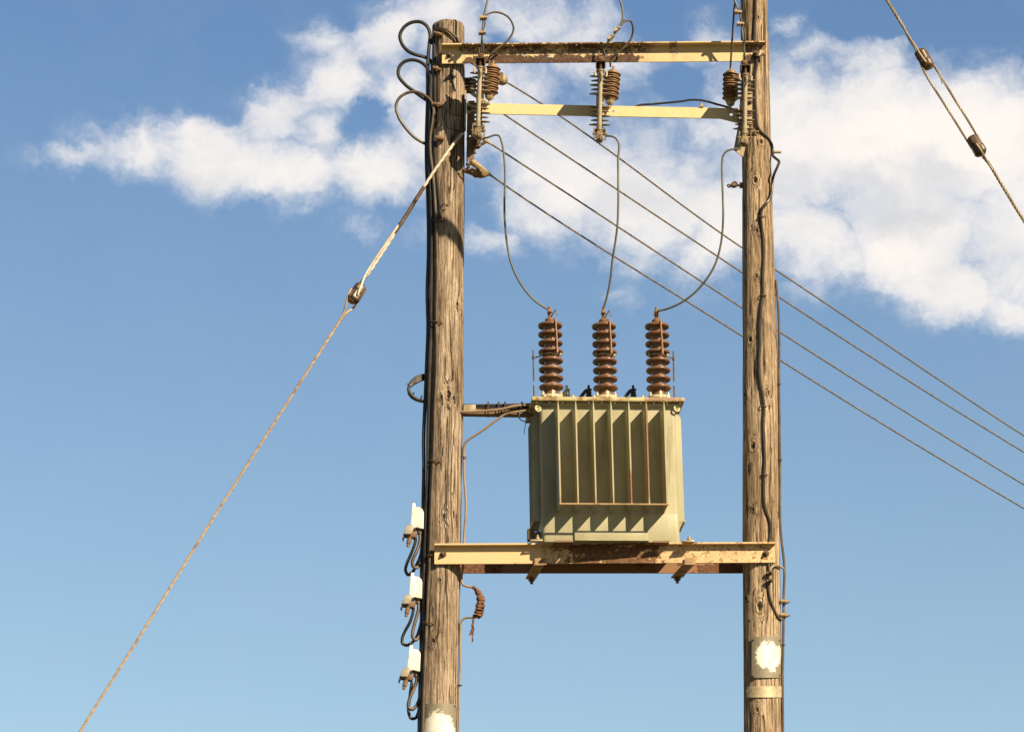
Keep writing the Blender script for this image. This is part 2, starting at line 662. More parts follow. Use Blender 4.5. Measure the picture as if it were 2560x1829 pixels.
CREAM = (.66, .50, .27)
M = {}
M['cable'] = mat_basic('black_cable', (.024, .020, .017), .40, var=.3, dirt=(.10, .075, .05), dirt_amt=.25, dirt_scale=6)
M['clamp_tan'] = mat_basic('tan_rusty_clamp', (.44, .28, .145), .6, .05, var=.4, dirt=(.16, .08, .04), dirt_amt=.7, dirt_scale=20, bmp=.4)
M['cable_brown'] = mat_basic('brown_cable', (.085, .06, .04), .5, var=.3, dirt=(.21, .15, .09), dirt_amt=.55, dirt_scale=7)
M['cable_tan'] = mat_basic('tan_cable', (.30, .21, .13), .55, var=.3, dirt=(.12, .08, .05), dirt_amt=.5, dirt_scale=8)
M['cable_grey'] = mat_basic('grey_green_wire', (.095, .095, .075), .55, var=.25, dirt=(.20, .185, .14), dirt_amt=.45, dirt_scale=8)
M['strand'] = mat_basic('steel_strand', (.27, .21, .13), .55, .3, var=.35, dirt=(.08, .055, .035), dirt_amt=.5, dirt_scale=20)
M['strand_pale'] = mat_basic('pale_steel_strand', (.70, .62, .50), .55, .1, var=.25, dirt=(.35, .2, .1), dirt_amt=.45, dirt_scale=14)
M['strand_rusty'] = mat_basic('rusty_steel_strand', (.42, .31, .205), .6, .1, var=.35, scale=30, dirt=(.17, .085, .045), dirt_amt=.7, dirt_scale=22)
M['grip'] = mat_basic('pale_wire_grip', (.45, .33, .19), .55, .1, var=.3)
M['steel'] = mat_basic('weathered_steel', (.36, .27, .17), .5, .35, var=.35, dirt=(.13, .075, .04), dirt_amt=.7, dirt_scale=18)
M['steel_dark'] = mat_basic('dark_rusty_steel', (.13, .082, .05), .6, .3, var=.4, dirt=(.05, .03, .02), dirt_amt=.6, dirt_scale=20)
M['steel_rust'] = mat_basic('brown_rusty_steel', (.22, .125, .065), .65, .1, var=.45, dirt=(.07, .04, .025), dirt_amt=.7, dirt_scale=14, bmp=.4)
M['galv'] = mat_basic('galvanised_steel', (.42, .34, .22), .5, .25, var=.25, dirt=(.2, .12, .06), dirt_amt=.6, dirt_scale=14)
M['tube'] = mat_basic('fuse_tube_fibre', (.46, .39, .28), .5, var=.15, dirt=(.3, .22, .13), dirt_amt=.5, dirt_scale=10)
M['cutout_grey'] = mat_basic('cutout_polymer', (.23, .175, .11), .6, var=.25, dirt=(.36, .29, .19), dirt_amt=.5, dirt_scale=16)
M['arrester'] = mat_basic('brown_polymer', (.265, .15, .068), .55, var=.25, dirt=(.36, .24, .12), dirt_amt=.45, dirt_scale=14)
M['porcelain'] = mat_basic('brown_porcelain', (.165, .083, .048), .30, var=.22, dirt=(.30, .18, .105), dirt_amt=.55, dirt_scale=9, bmp=.05)
M['porc_dark'] = mat_basic('dark_brown_porcelain', (.085, .05, .032), .40, var=.25, dirt=(.22, .13, .07), dirt_amt=.5, dirt_scale=14, bmp=.05)
M['tank'] = None
M['tank_pale'] = mat_basic('pale_flange_paint', (.58, .53, .33), .5, var=.2, dirt=(.3, .17, .08), dirt_amt=.6, dirt_scale=14)
M['black'] = mat_basic('black_rubber', (.035, .032, .027), .5, var=.3, dirt=(.12, .10, .075), dirt_amt=.4, dirt_scale=14)
M['white'] = mat_basic('white_plastic', (.80, .78, .72), .45, var=.1, dirt=(.46, .40, .30), dirt_amt=.55, dirt_scale=12, bmp=.03)
M['greyflap'] = mat_basic('grey_zinc_flap', (.40, .36, .29), .5, .2, var=.2, dirt=(.2, .14, .08), dirt_amt=.5)
M['tape'] = mat_basic('ragged_brown_tape', (.17, .075, .035), .85, var=.5, scale=30, dirt=(.05, .025, .015), dirt_amt=.7, dirt_scale=22, bmp=.6)
M['ground'] = mat_basic('dry_grass_ground', (.085, .075, .035), .95, var=.4, scale=.5, dirt=(.05, .055, .02), dirt_amt=.6, dirt_scale=.2)


def mat_lid():
    m, t, b, pos = new_mat('olive_lid_paint_with_rust')
    n = t.noise(pos, 6.5, 8, .66)
    nf = t.noise(pos, 40, 5, .6)
    r = t.ss(t.math('MULTIPLY_ADD', nf, .22, n), .55, .69)
    c = t.mix(t.math('MULTIPLY', t.ss(n, .35, .65), .35), (.46, .41, .22), (.36, .29, .14))
    c = t.mix(t.math('MULTIPLY', r, .85), c, t.mix(nf, (.10, .045, .02), (.30, .13, .05)))
    t.put(b.inputs['Base Color'], c)
    b.inputs['Roughness'].default_value = .55
    bump(t, b, nf, .15, .004)
    return m


def tank_colour(t, pos):
    n = t.noise(t.scale3(pos, (1, 1, .5)), 5, 6, .6)
    st = t.noise(t.scale3(pos, (1, 1, .07)), 16, 6, .65)
    st2 = t.noise(t.scale3(pos, (1, 1, .10)), 45, 4, .6)
    sp = t.noise(pos, 60, 5, .65)
    gate = t.noise(pos, 3.2, 4, .6)
    c = t.mix(t.ss(n, .38, .66), (.375, .35, .225), (.315, .292, .182))
    c = t.mix(t.math('MULTIPLY', t.math('MULTIPLY', t.ss(st, .52, .68), t.ss(gate, .36, .58)), .75), c, (.19, .145, .07))
    c = t.mix(t.math('MULTIPLY', t.ss(st2, .56, .70), .25), c, (.50, .47, .31))
    c = t.mix(t.math('MULTIPLY', t.math('MULTIPLY', t.ss(sp, .63, .68), t.ss(gate, .5, .65)), .7), c, (.20, .10, .05))
    return c, n, sp


def mat_tank():
    m, t, b, pos = new_mat('olive_tank_paint')
    c, n, sp = tank_colour(t, pos)
    t.put(b.inputs['Base Color'], c)
    t.put(b.inputs['Roughness'], t.ss(n, .3, .7, .42, .62))
    bump(t, b, t.math('MULTIPLY_ADD', sp, .3, n), .12, .004)
    return m


M['tank'] = mat_tank()
M['lid'] = mat_lid()


def mat_fin(name, z0, z1, rustz, amount):
    """fin paint with a rust run along its outer edge between two heights"""
    m, t, b, pos = new_mat(name)
    tc = t.node('ShaderNodeTexCoord')
    x, y, z = t.xyz(tc.outputs['Object'])[:3]
    nf = t.noise(pos, 55, 5, .65)
    c, n, sp = tank_colour(t, pos)
    edge = t.ss(t.math('ADD', y, t.math('MULTIPLY', t.math('SUBTRACT', nf, .5), .02)), -.180, -.204)
    rz = t.math('MULTIPLY', t.ss(z, rustz[0] - .04, rustz[0] + .04), t.ss(z, rustz[1] + .04, rustz[1] - .04))
    f = t.math('MULTIPLY', t.math('MULTIPLY', edge, rz), amount)
    c = t.mix(t.math('MULTIPLY', edge, .35), c, (.50, .42, .24))
    c = t.mix(f, c, t.mix(nf, (.14, .05, .03), (.36, .17, .08)))
    t.put(b.inputs['Base Color'], c)
    b.inputs['Roughness'].default_value = .48
    bump(t, b, t.math('ADD', n, t.math('MULTIPLY', f, nf)), .15, .005)
    return m


def mat_worn_sign(name, c0, sx, sz, seed):
    m, t, b, pos = new_mat(name)
    tc = t.node('ShaderNodeTexCoord')
    x, y, z = t.xyz(tc.outputs['Object'])[:3]
    n = t.noise(t.vec('ADD', pos, (seed, 0, 0)), 15, 9, .72)
    nn = t.noise(pos, 70, 5, .6)
    e = t.vec('LENGTH', t.comb(t.math('DIVIDE', t.math('SUBTRACT', x, c0[0]), sx), 0.0, t.math('DIVIDE', t.math('SUBTRACT', z, c0[1]), sz)))
    f = t.ss(t.math('ADD', e, t.math('MULTIPLY', t.math('SUBTRACT', t.math('MULTIPLY_ADD', nn, .35, n), .675), 1.9)), 1.03, .95)
    g = t.mix(nn, (.16, .135, .095), (.30, .26, .19))
    w = t.mix(t.ss(n, .35, .6), (.70, .65, .52), (.82, .81, .76))
    t.put(b.inputs['Base Color'], t.mix(f, g, w))
    b.inputs['Roughness'].default_value = .55
    bump(t, b, t.math('ADD', f, nn), .2, .003)
    return m


# ---------------------------------------------------------------- ground
def ground():
    mb = MB()
    R = 4000
    ring = [(0, 0, 0)] + [(R * math.cos(a * math.pi / 24), R * math.sin(a * math.pi / 24), 0) for a in range(48)]
    mb.add(ring, [(0, 1 + i, 1 + (i + 1) % 48) for i in range(48)])
    o = mb.build('ground', M['ground'], origin=(0, 0, 0))
    o['kind'] = 'structure'


ground()

# ---------------------------------------------------------------- poles
LP = [(1121, 62, 40), (1119.5, 460, 41.5), (1115.5, 1000, 43), (1107, 1350, 45), (1096, 1829, 46.5)]
RP = [(1884.5, 0, 33.5), (1893, 480, 37.5), (1900, 860, 43), (1903, 1350, 46.5), (1907, 1829, 48)]


def lerp_pole(tab, py):
    if py <= tab[0][1]:
        i = 0
    elif py >= tab[-1][1]:
        i = len(tab) - 2
    else:
        i = max(k for k in range(len(tab) - 1) if tab[k][1] <= py)
    a, b = tab[i], tab[i + 1]
    t = (py - a[1]) / (b[1] - a[1])
    return a[0] + (b[0] - a[0]) * t, a[2] + (b[2] - a[2]) * t


def surf(tab, px, py, lift=0.0):
    """point on (or lift in front of) a pole's skin that shows at px, py"""
    cx, r = lerp_pole(tab, py)
    m = mpp(P(px, py, 0))
    dx = (px - cx) * m
    R = r * m + lift
    Y = -math.sqrt(max(R * R - dx * dx, 0.0)) if abs(dx) < R else 0.0
    for _ in range(2):
        p = P(px, py, Y)
    return p


def pole_axis(tab, ztop):
    pts = []
    for x, y, r in tab:
        c = P(x, y, 0)
        pts.append((c.z, c.x, r * mpp(c)))
    pts.sort()
    (z0, x0, r0), (z1, x1, r1) = pts[0], pts[-1]
    pts.insert(0, (-.02, x0 + (x0 - pts[1][1]) / (pts[1][0] - z0) * z0 * -.6 * -1 * .2, r0 + .035))
    if ztop > z1 + .02:
        pts.append((ztop, x1 + (x1 - pts[-2][1]) * .5, r1 - .008))
    return pts


def build_pole(name, tab, ztop, mat, label, seed, knots):
    pts = pole_axis(tab, ztop)
    top = max(pts)[0]
    zs = []
    z = pts[0][0]
    while z < top - .004:
        zs.append(z)
        z += .12 if z < 7.5 else .018
    zs.append(top)
    seg = 72
    vs, fs = [], []
    for z in zs:
        i = max(k for k in range(len(pts) - 1) if pts[k][0] <= z + 1e-6)
        a, b = pts[i], pts[i + 1]
        t = (z - a[0]) / (b[0] - a[0])
        cx, r = a[1] + (b[1] - a[1]) * t, a[2] + (b[2] - a[2]) * t
        rim = .012 if z > top - .006 else 0
        for k in range(seg):
            an = 2 * math.pi * k / seg
            ca, sa = math.cos(an), math.sin(an)
            q = Vector((ca * 2.2, sa * 2.2, z * .8 + seed))
            d = noise.noise(q) * .006 + noise.noise(Vector((ca * 9, sa * 9, z * 1.1 + seed))) * .0035
            d += noise.noise(Vector((ca * 22, sa * 22, z * 5 + seed))) * .0018
            c = abs(noise.noise(Vector((ca * 7 + 5, sa * 7, z * .45 + seed * 2))))
            if c < .045:
                d -= .008 * (1 - c / .045)
            rr = r + d - rim
            pt = Vector((cx + ca * rr, sa * rr, z))
            for kp, sz in knots:
                dl = (pt - kp).length / (sz * 1.0)
                if dl < 2.2:
                    rr += .003 * math.exp(-((dl - 1.2) / .55) ** 2) - (.009 if dl < .5 else 0)
            vs.append((cx + ca * rr, sa * rr, z))
    n = len(zs)
    for i in range(n - 1):
        for k in range(seg):
            k2 = (k + 1) % seg
            fs.append((i * seg + k, i * seg + k2, (i + 1) * seg + k2, (i + 1) * seg + k))
    # top cut, slightly domed and split
    m = len(vs)
    cxt = sum(v[0] for v in vs[-seg:]) / seg
    for k in range(seg):
        v = vs[(n - 1) * seg + k]
        vs.append(((v[0] - cxt) * .6 + cxt, v[1] * .6, top + .006))
    vs.append((cxt, 0, top + .008))
    for k in range(seg):
        k2 = (k + 1) % seg
        fs.append(((n - 1) * seg + k, (n - 1) * seg + k2, m + k2, m + k))
        fs.append((m + k, m + k2, m + seg))
    mb = MB().add(vs, fs)
    o = mb.build(name, mat, origin=(pts[0][1], 0, 0), angle=60)
    return tag(o, label, 'utility pole', 'pair of wooden poles')


rk = [(1895, 44, .016), (1903, 355, .022), (1888, 451, .028), (1892, 576, .018), (1892, 690, .020), (1875, 848, .024), (1920, 981, .015),
      (1881.5, 1114.5, .034), (1883, 1272.5, .017), (1899, 1515, .036), (1893.5, 1773, .021), (1936, 722, .014), (1862, 985, .02), (1865, 1495, .02)]
lk = [(1143.5, 761, .020), (1121, 985, .030), (1134, 996, .018), (1104, 993, .02), (1083, 1601, .018), (1110, 1290, .022), (1100, 1450, .016)]
rknots = [(surf(RP, x, y), s * .8) for x, y, s in rk]
lknots = [(surf(LP, x, y), s * .8) for x, y, s in lk]
M['wood_l'] = mat_wood('weathered_grey_brown_wood', (.075, .05, .032), (.43, .325, .235), (.70, .585, .46), lknots, 3.1, 1.15)
M['wood_r'] = mat_wood('weathered_golden_wood', (.085, .053, .03), (.44, .32, .21), (.70, .56, .41), rknots, 9.7, .7)
ZL = P(1121, 52, -.12).z
ZR = P(1884, 0, 0).z + 2.05
build_pole('utility_pole', LP, ZL, M['wood_l'], 'weathered wooden pole on the left with sawn top and black cables down its side', 1.3, lknots)
build_pole('utility_pole', RP, ZR, M['wood_r'], 'taller knotty wooden pole on the right running out of the top of the picture', 8.8, rknots)

EX, EY, EZ = Vector((1, 0, 0)), Vector((0, 1, 0)), Vector((0, 0, 1))


# ---------------------------------------------------------------- upper crossarm
def cut_holes(o, holes):
    """bore round holes through a mesh: holes = (centre, axis, radius) in the object's own space"""
    for c, ax, r in holes:
        mb = MB().tube([Vector(c) - Vector(ax) * .08, Vector(c) + Vector(ax) * .08], r, 14)
        k = mb.build('cutter', None, local=True)
        md = o.modifiers.new('bore', 'BOOLEAN')
        md.operation = 'DIFFERENCE'
        md.solver = 'EXACT'
        md.object = k
        bpy.context.view_layer.update()
        # cutter lives in o's frame
        k.matrix_world = o.matrix_world.copy()
        bpy.context.view_layer.update()
        dg = bpy.context.evaluated_depsgraph_get()
        me = bpy.data.meshes.new_from_object(o.evaluated_get(dg))
        o.modifiers.clear()
        old = o.data
        o.data = me
        me.name = o.name
        bpy.data.meshes.remove(old)
        bpy.data.objects.remove(k)
    o.data.set_sharp_from_angle(angle=rad(35))


def ragged_angle(a, b, webh, flange, th, nx, rag):
    """L-section from a to b (bottom of web, front face): web up, flange toward the viewer at the top; rag(x) eats the lower web edge"""
    mb = MB()
    vs, fs = [], []
    L = (b - a)
    for i in range(nx + 1):
        t = i / nx
        p = a + L * t
        r = rag(t)
        for (y, z) in ((0, r), (0, webh - th), (-flange, webh - th), (-flange, webh), (th, webh), (th, r)):
            vs.append(p + EY * y + EZ * z)
    for i in range(nx):
        for k in range(6):
            k2 = (k + 1) % 6
            fs.append((i * 6 + k, i * 6 + k2, (i + 1) * 6 + k2, (i + 1) * 6 + k))
    fs.append((0, 1, 4, 5)), fs.append((1, 2, 3, 4))
    e = nx * 6
    fs.append((e, e + 1, e + 4, e + 5)), fs.append((e + 1, e + 2, e + 3, e + 4))
    return mb.add(vs, fs)


def crossarm():
    A, B = P(1105, 159, -.152), P(1913, 152.5, -.152)
    L = (B - A).length
    mat = mat_steel_paint('cream_paint_flaking_rust', CREAM, (.150, .078, .042), (.032, .020, .014),
                          [(0, .05), (.05, .15), (.075, .62), (.12, .70), (.30, .72), (.38, .8), (.54, .72), (.60, .45), (.64, .2), (.70, .1), (.715, .5), (.73, .1), (.93, .1), (.95, .75), (1, .55)], L, .070, thr=.42, band=True)
    t = thing('crossarm', 'upper steel angle crossarm with flaking rust bolted across the tops of both poles', 'crossarm', A)

    def rag(q):
        w = 0.0
        if .05 < q < .60:
            w = .006 * max(0, noise.noise(Vector((q * 40, 3, 0)))) + .004 * max(0, noise.noise(Vector((q * 130, 7, 0))))
        if q > .955:
            w = .045 + .012 * noise.noise(Vector((q * 160, 1, 0)))
        return w
    beam = ragged_angle(A, B, .139, .066, .010, 260, rag).build('beam', mat, t)
    hs = []
    for px, py in ((1311, 137), (1372, 141), (1692.5, 132.5)):
        q = P(px, py, -.152) - A
        hs.append((q, EY, .0095))
    for px in (1282, 1442, 1600):
        q = P(px, 112, -.2) - A
        hs.append((Vector((q.x, -.034, .134)), EZ, .009))
    cut_holes(beam, hs)
    for px, py in ((1124, 138), (1890, 134)):
        MB().hexbolt(P(px, py, -.153), -EY, .016, .02).build('bolt', M['steel_dark'], t)
    # end patch of torn rusty plate by the right bolt
    return t


crossarm()


# ---------------------------------------------------------------- middle flat bar and its end brackets
def middle_bar():
    Y = -.150
    t = thing('steel_bar', 'flat cream steel bar carrying the fuses below the rusty upper crossarm', 'steel bar', P(1166, 282, Y))
    a, b = P(1166, 283.5, Y), P(1800, 296, Y)
    h = P(1166, 257.5, Y).z - a.z
    mat = mat_steel_paint('cream_bar_paint', (.71, .56, .30), (.22, .12, .06), (.06, .035, .02),
                          [(0, .3), (.06, .1), (.5, .08), (.9, .15), (1, .2)], (b - a).length, .0, thr=.62)
    mb = MB()
    c, d = P(1848, 308, Y), P(1848, 271, Y)
    th = .012
    front = [a, b, c, d, P(1800, 270, Y), a + EZ * h]
    n = len(front)
    mb.add(front + [q + EY * th for q in front], [tuple(range(n)), tuple(range(n, 2 * n))[::-1]] + [(i, (i + 1) % n, n + (i + 1) % n, n + i) for i in range(n)])
    o = mb.build('bar', mat, t)
    cut_holes(o, [(P(1533, 279, Y) - BASE[t.name], EY, .010), (P(1828, 286, Y) - BASE[t.name], EY, .013)])
    MB().hexbolt(P(1173, 271, Y), -EY, .014, .016).build('bolt', M['steel_dark'], t)
    for px, py in ((1754, 262),):
        s = MB()
        s.tube(NP([(px, 268), (px, 259)], Y + .005), .008, 8)
        s.box(P(px, 266, Y), (.03, .02, .014))
        s.build('stud', M['steel'], t)
    return t


middle_bar()
o = MB().tube(spline(NP([(1580, 270, -.125), (1596, 264, -.125), (1632, 260.5, -.125), (1670, 257, -.13), (1700, 254, -.13), (1726.5, 250, -.13), (1753, 251, -.13), (1772, 255, -.13), (1788.6, 260, -.125), (1824, 270, -.12), (1850, 281, -.11)]), 8), .0085, 10).build('bar_cable', M['cable'])
tag(o, 'black cable lying along the top of the cream bar near the right pole', 'cable')


def left_bracket():
    t = thing('pole_bracket', 'brown vertical angle bracket on the right side of the left pole below the bar', 'bracket', P(1166, 398, -.06))
    mb = MB()
    a, b = P(1166, 398, -.09), P(1168, 252, -.09)
    w = .058
    mb.prism([(0, 0), (w, 0), (w, .008), (.008, .008), (.008, .10), (0, .10)], a, b, EX, EY)
    o = mb.build('angle', M['steel_rust'], t)
    cut_holes(o, [(P(1175, 340, -.09) - BASE[t.name], EY, .008)])
    MB().prism([(0, -.006), (.012, -.006), (.012, .09), (0, .09)], P(1160.5, 318, -.095), P(1162, 226, -.095), EX, EY).build('strip', M['galv'], t)
    MB().hexbolt(P(1160, 326, -.11), -EX, .013, .03).build('bolt', M['steel_dark'], t)
    MB().hexbolt(P(1171, 410, -.09), -EZ, .014, .03).build('bolt', M['steel_dark'], t)
    t2 = thing('pole_bracket', 'tapered gusset bracket behind the lower end of the fuse on the right pole', 'bracket', P(1855, 375, -.1))
    mb = MB()
    pts = [P(1848, 300, -.13), P(1875, 300, -.13), P(1868, 345, -.13), P(1858, 392, -.13), P(1851, 388, -.13), P(1834, 374, -.13)]
    n = len(pts)
    mb.add(pts + [q + EY * .012 for q in pts], [tuple(range(n)), tuple(range(n, 2 * n))[::-1]] + [(i, (i + 1) % n, n + (i + 1) % n, n + i) for i in range(n)])
    mb.build('gusset', M['galv'], t2)
    m2 = MB().prism([(0, 0), (.095, 0), (.095, .010), (0, .010)], P(1849, 306, -.142), P(1850, 230, -.142), EX, EY)
    o = m2.build('back_plate', M['galv'], t2)
    MB().hexbolt(P(1875, 256, -.142), -EY, .013, .016).build('bolt', M['steel_dark'], t2)
    MB().hexbolt(P(1875, 284, -.142), -EY, .013, .016).build('bolt', M['steel_dark'], t2)
    MB().hexbolt(P(1878, 329, -.13), EX, .014, .035).build('bolt', M['steel'], t2)


left_bracket()


# ---------------------------------------------------------------- platform beams
def platform():
    A, B = P(1086, 1409, -.160), P(1938, 1405, -.160)
    L = (B - A).length
    m1 = mat_steel_paint('cream_beam_rust_speckle', (.70, .50, .27), (.28, .135, .06), (.06, .032, .02),
                         [(0, .06), (.2, .06), (.30, .2), (.36, .42), (.44, .62), (.62, .62), (.70, .40), (.80, .3), (.92, .28), (1, .4)], L, .16, thr=.50, speck=1.0)
    t = thing('platform_beam', 'front steel angle beam of the platform, cream with rust speckles under the transformer', 'steel beam', A, 'platform beams')
    ragged_angle(A, B, .143, .048, .012, 60, lambda q: 0.0).build('beam', m1, t)
    for px, py in ((1108, 1385), (1915, 1383)):
        MB().hexbolt(P(px, py, -.161), -EY, .017, .022).build('bolt', M['steel_dark'], t)
    A2, B2 = P(1070, 1432, .150), P(1930, 1431.5, .150)
    m2 = mat_steel_paint('brown_beam_flaking', (.26, .14, .07), (.24, .10, .045), (.05, .024, .015),
                         [(0, .5), (.2, .6), (.24, .15), (.5, .3), (.78, .35), (.82, .65), (1, .5)], (B2 - A2).length, .08, thr=.42, speck=.3)
    t2 = thing('platform_beam', 'rear rusty brown angle beam seen below the front beam, behind the poles', 'steel beam', A2, 'platform beams')
    mb = MB()
    mb.prism([(0, 0), (.012, 0), (.012, .093), (.150, .093), (.150, .105), (0, .105)], A2, B2, EY, EZ)
    mb.build('beam', m2, t2)
    # clamp straps under the two beams
    for (fx, fy, bx, by, where) in ((1347, 1408, 1328, 1440, 'left'), (1722, 1407, 1692, 1438, 'right')):
        f, k = P(fx, fy, -.165), P(bx, by, .16)
        c = thing('beam_clamp', 'rusty strap clamp with hanging bolts under the beams at the transformer\'s %s end' % where, 'clamp', f, 'clamps under the platform')
        mb = MB()
        d = (k - f).normalized()
        w = EX * .040
        z = EZ
        mb.prism([(-.037, -.016), (.037, -.016), (.037, -.002), (-.037, -.002)], f - d * .02, k + d * .02, EX, EZ)
        mb.box(f + Vector((.012, -.010, .012)), (.085, .014, .05), ch=.003)
        mb.build('strap', M['clamp_tan'], c)
        s = MB()
        q = f + (k - f) * .52
        s.tube([q + EZ * .02, q - EZ * .055], .011, 8)
        s.tube([q - EZ * .018, q - EZ * .042], .021, 6)
        s.build('bolt', M['steel'], c)
        s = MB()
        q = k - d * .015
        s.tube([q + EZ * .02, q - EZ * .062], .012, 8)
        s.tube([q - EZ * .018, q - EZ * .040], .024, 6)
        s.build('bolt', M['steel_dark'], c)


platform()

# ---------------------------------------------------------------- transformer
TROT = Euler((0, rad(-1.1), rad(5.0)))
TLOC = P(1529, 1358.5, -.24)
TM = Matrix.Translation(TLOC) @ TROT.to_matrix().to_4x4()
TMI = TM.inverted()
TR3 = TROT.to_matrix()


def TP(px, py, yl):
    """transformer-local point on the local plane y = yl that shows at px, py"""
    o = TMI @ CAM
    d = TMI.to_3x3() @ ray(px, py)
    return o + d * ((yl - o.y) / d.y)


def transformer():
    t = thing('transformer', 'olive green finned transformer with three brown ribbed bushings standing on the platform beams', 'transformer', TLOC)
    t.rotation_euler = TROT
    W, D, H = 1.01, .46, 1.075
    hw = W / 2
    FD = .205          # fin depth
    zf0, zf1 = .235, 1.03

    def rounded(w, d, r, n=5):
        pts = []
        for cx, cy, a0 in ((w / 2 - r, -d / 2 + r, -90), (w / 2 - r, d / 2 - r, 0), (-w / 2 + r, d / 2 - r, 90), (-w / 2 + r, -d / 2 + r, 180)):
            for k in range(n + 1):
                a = rad(a0 + 90 * k / n)
                pts.append((cx + r * math.cos(a), cy + r * math.sin(a) + D / 2))
        return pts
    mb = MB()
    mb.prism(rounded(W, D, .025), (0, 0, .228), (0, 0, H), EX, EY)
    mb.build('tank', M['tank'], t, local=True)
    sk = MB()
    sk.prism(rounded(W + .006, D + .006, .03), (0, 0, .012), (0, 0, .228), EX, EY)
    sk.build('skirt', M['tank'], t, local=True, bevel=.003)
    for x in (-.36, .36):
        MB().box((x, D / 2, .005), (.12, D + .1, .014)).build('foot', M['steel_rust'], t, local=True)
    ov = .064
    lid = MB()
    lid.box((0, D / 2, H + .017), (W + .125, D + ov * 2, .030), ch=.004)
    o = lid.build('lid', M['lid'], t, local=True)
    lip = MB()
    lip.box((0, D / 2, H - .011), (W + .05, D + .05, .020), ch=.003)
    n_b = 12
    for i in range(n_b):
        x = -hw - .03 + (W + .06) * i / (n_b - 1)
        lip.tube([(x, -ov * .62, H - .012), (x, -ov * .62, H + .001)], .009, 6)
    lip.build('lid_flange', M['tank'], t, local=True)
    # front fins
    xs = [TP(px, 1150, -FD).x for px in (1398.5, 1442.7, 1487, 1531.2, 1576, 1620, 1664.5)]
    rust = {4: ((.24, .50), 1.0), 5: ((.28, .98), .9), 6: ((.24, .5), .25)}
    for i, x in enumerate(xs):
        rz, am = rust.get(i, ((.23, .30), .5))
        m = mat_fin('fin_paint', zf0, zf1, rz, am)
        f = MB()
        poly = [(-.009, .0), (-.009, -.17), (-.0075, -FD + .004), (-.004, -FD), (.004, -FD), (.0075, -FD + .004), (.009, -.17), (.009, 0)]
        vs = []
        for z, k in ((zf0, .4), (zf0 + .012, 1), (zf1 - .05, 1), (zf1, .25)):
            for px_, py_ in poly:
                vs.append((x + px_ * k, py_, z))
        n = len(poly)
        fs = [(a * n + b, a * n + (b + 1) % n, (a + 1) * n + (b + 1) % n, (a + 1) * n + b) for a in range(3) for b in range(n)]
        fs += [tuple(range(n))[::-1], tuple(range(3 * n, 4 * n))]
        f.add(vs, fs)
        f.build('cooling_fin', m, t, local=True)
    r = MB()
    r.tube([(xs[0] - .008, -FD - .004, zf0 + .006), (xs[-1] + .012, -FD - .004, zf0 + .006)], .0075, 8)
    r.build('fin_rail', mat_basic('rail_paint', (.40, .27, .14), .5, dirt=(.2, .09, .04), dirt_amt=.7), t, local=True)
    # side fins
    SD = .055
    for s in (-1, 1):
        for k in range(5):
            y = .115 + k * .07
            f = MB()
            x0, x1 = s * hw, s * (hw + SD)
            zb, zt = .20, 1.0
            vs = []
            for z, x_in, q in ((zb - .0, x1, .5), (zb + .05, x1, 1), (zt, x1 - s * .002, 1), (zt + .03, x1 - s * .02, .5)):
                vs += [(x0 - s * .01, y - .009 * q, z), (x_in, y - .006 * q, z), (x_in, y + .006 * q, z), (x0 - s * .01, y + .009 * q, z)]
            fs = [(a * 4 + b, a * 4 + (b + 1) % 4, (a + 1) * 4 + (b + 1) % 4, (a + 1) * 4 + b) for a in range(3) for b in range(4)]
            fs += [(3, 2, 1, 0), (12, 13, 14, 15)]
            f.add(vs, fs)
            f.build('cooling_fin', M['tank'], t, local=True)
        r = MB().tube([(s * (hw + SD), .105, .205), (s * (hw + SD), .405, .205)], .0075, 8)
        r.build('fin_rail', M['tank'], t, local=True)
    # rear fins
    for i in range(7):
        x = -.40 + i * .134
        MB().box((x, D + FD / 2, (zf0 + zf1) / 2), (.016, FD + .01, zf1 - zf0), ch=.003).build('cooling_fin', M['tank'], t, local=True)
    # lower front plate holder with slots
    a, b = TP(1436, 1325, -.02), TP(1621, 1356, -.02)
    pl = MB()
    pl.box(((a.x + b.x) / 2, -.012, (a.z + b.z) / 2 + .004), (b.x - a.x, .020, a.z - b.z - .01), ch=.008)
    pl.box(((a.x + b.x) / 2, -.028, b.z + .010), (b.x - a.x + .004, .048, .007), ch=.002)
    pl.build('plate_holder', M['tank'], t, local=True)
    for px in (1486, 1572):
        q = TP(px, 1353.5, -.0535)
        MB().box((q.x, -.0535, b.z + .010), (.062, .003, .005)).build('slot_trim', M['tank_pale'], t, local=True)
    # lifting eyes
    for px, py in ((1345, 1021), (1692, 1021)):
        q = TP(px, py, -.02)
        e = MB().torus(q, (.35, -1, .1), .021, .007, 22, 8)
        e.box(q + Vector((0, .02, .012)), (.03, .03, .03))
        e.build('lifting_eye', M['tank_pale'], t, local=True)
    # drain valve, low on the left side
    q = TP(1332, 1340, .10)
    v = MB()
    v.box(q + Vector((-.015, 0, .008)), (.05, .07, .085), ch=.004)
    v.tube([q + Vector((-.005, -.02, 0)), q + Vector((.055, -.02, -.002))], .027, 14)
    v.tube([q + Vector((.035, -.02, 0)), q + Vector((.048, -.02, 0))], .034, 14)
    v.build('drain_valve', M['steel_dark'], t, local=True)
    # high voltage bushings
    spec = [(1379.0, 1375.0, 0), (1514.5, 1509.5, 1), (1647.5, 1642.0, 2)]
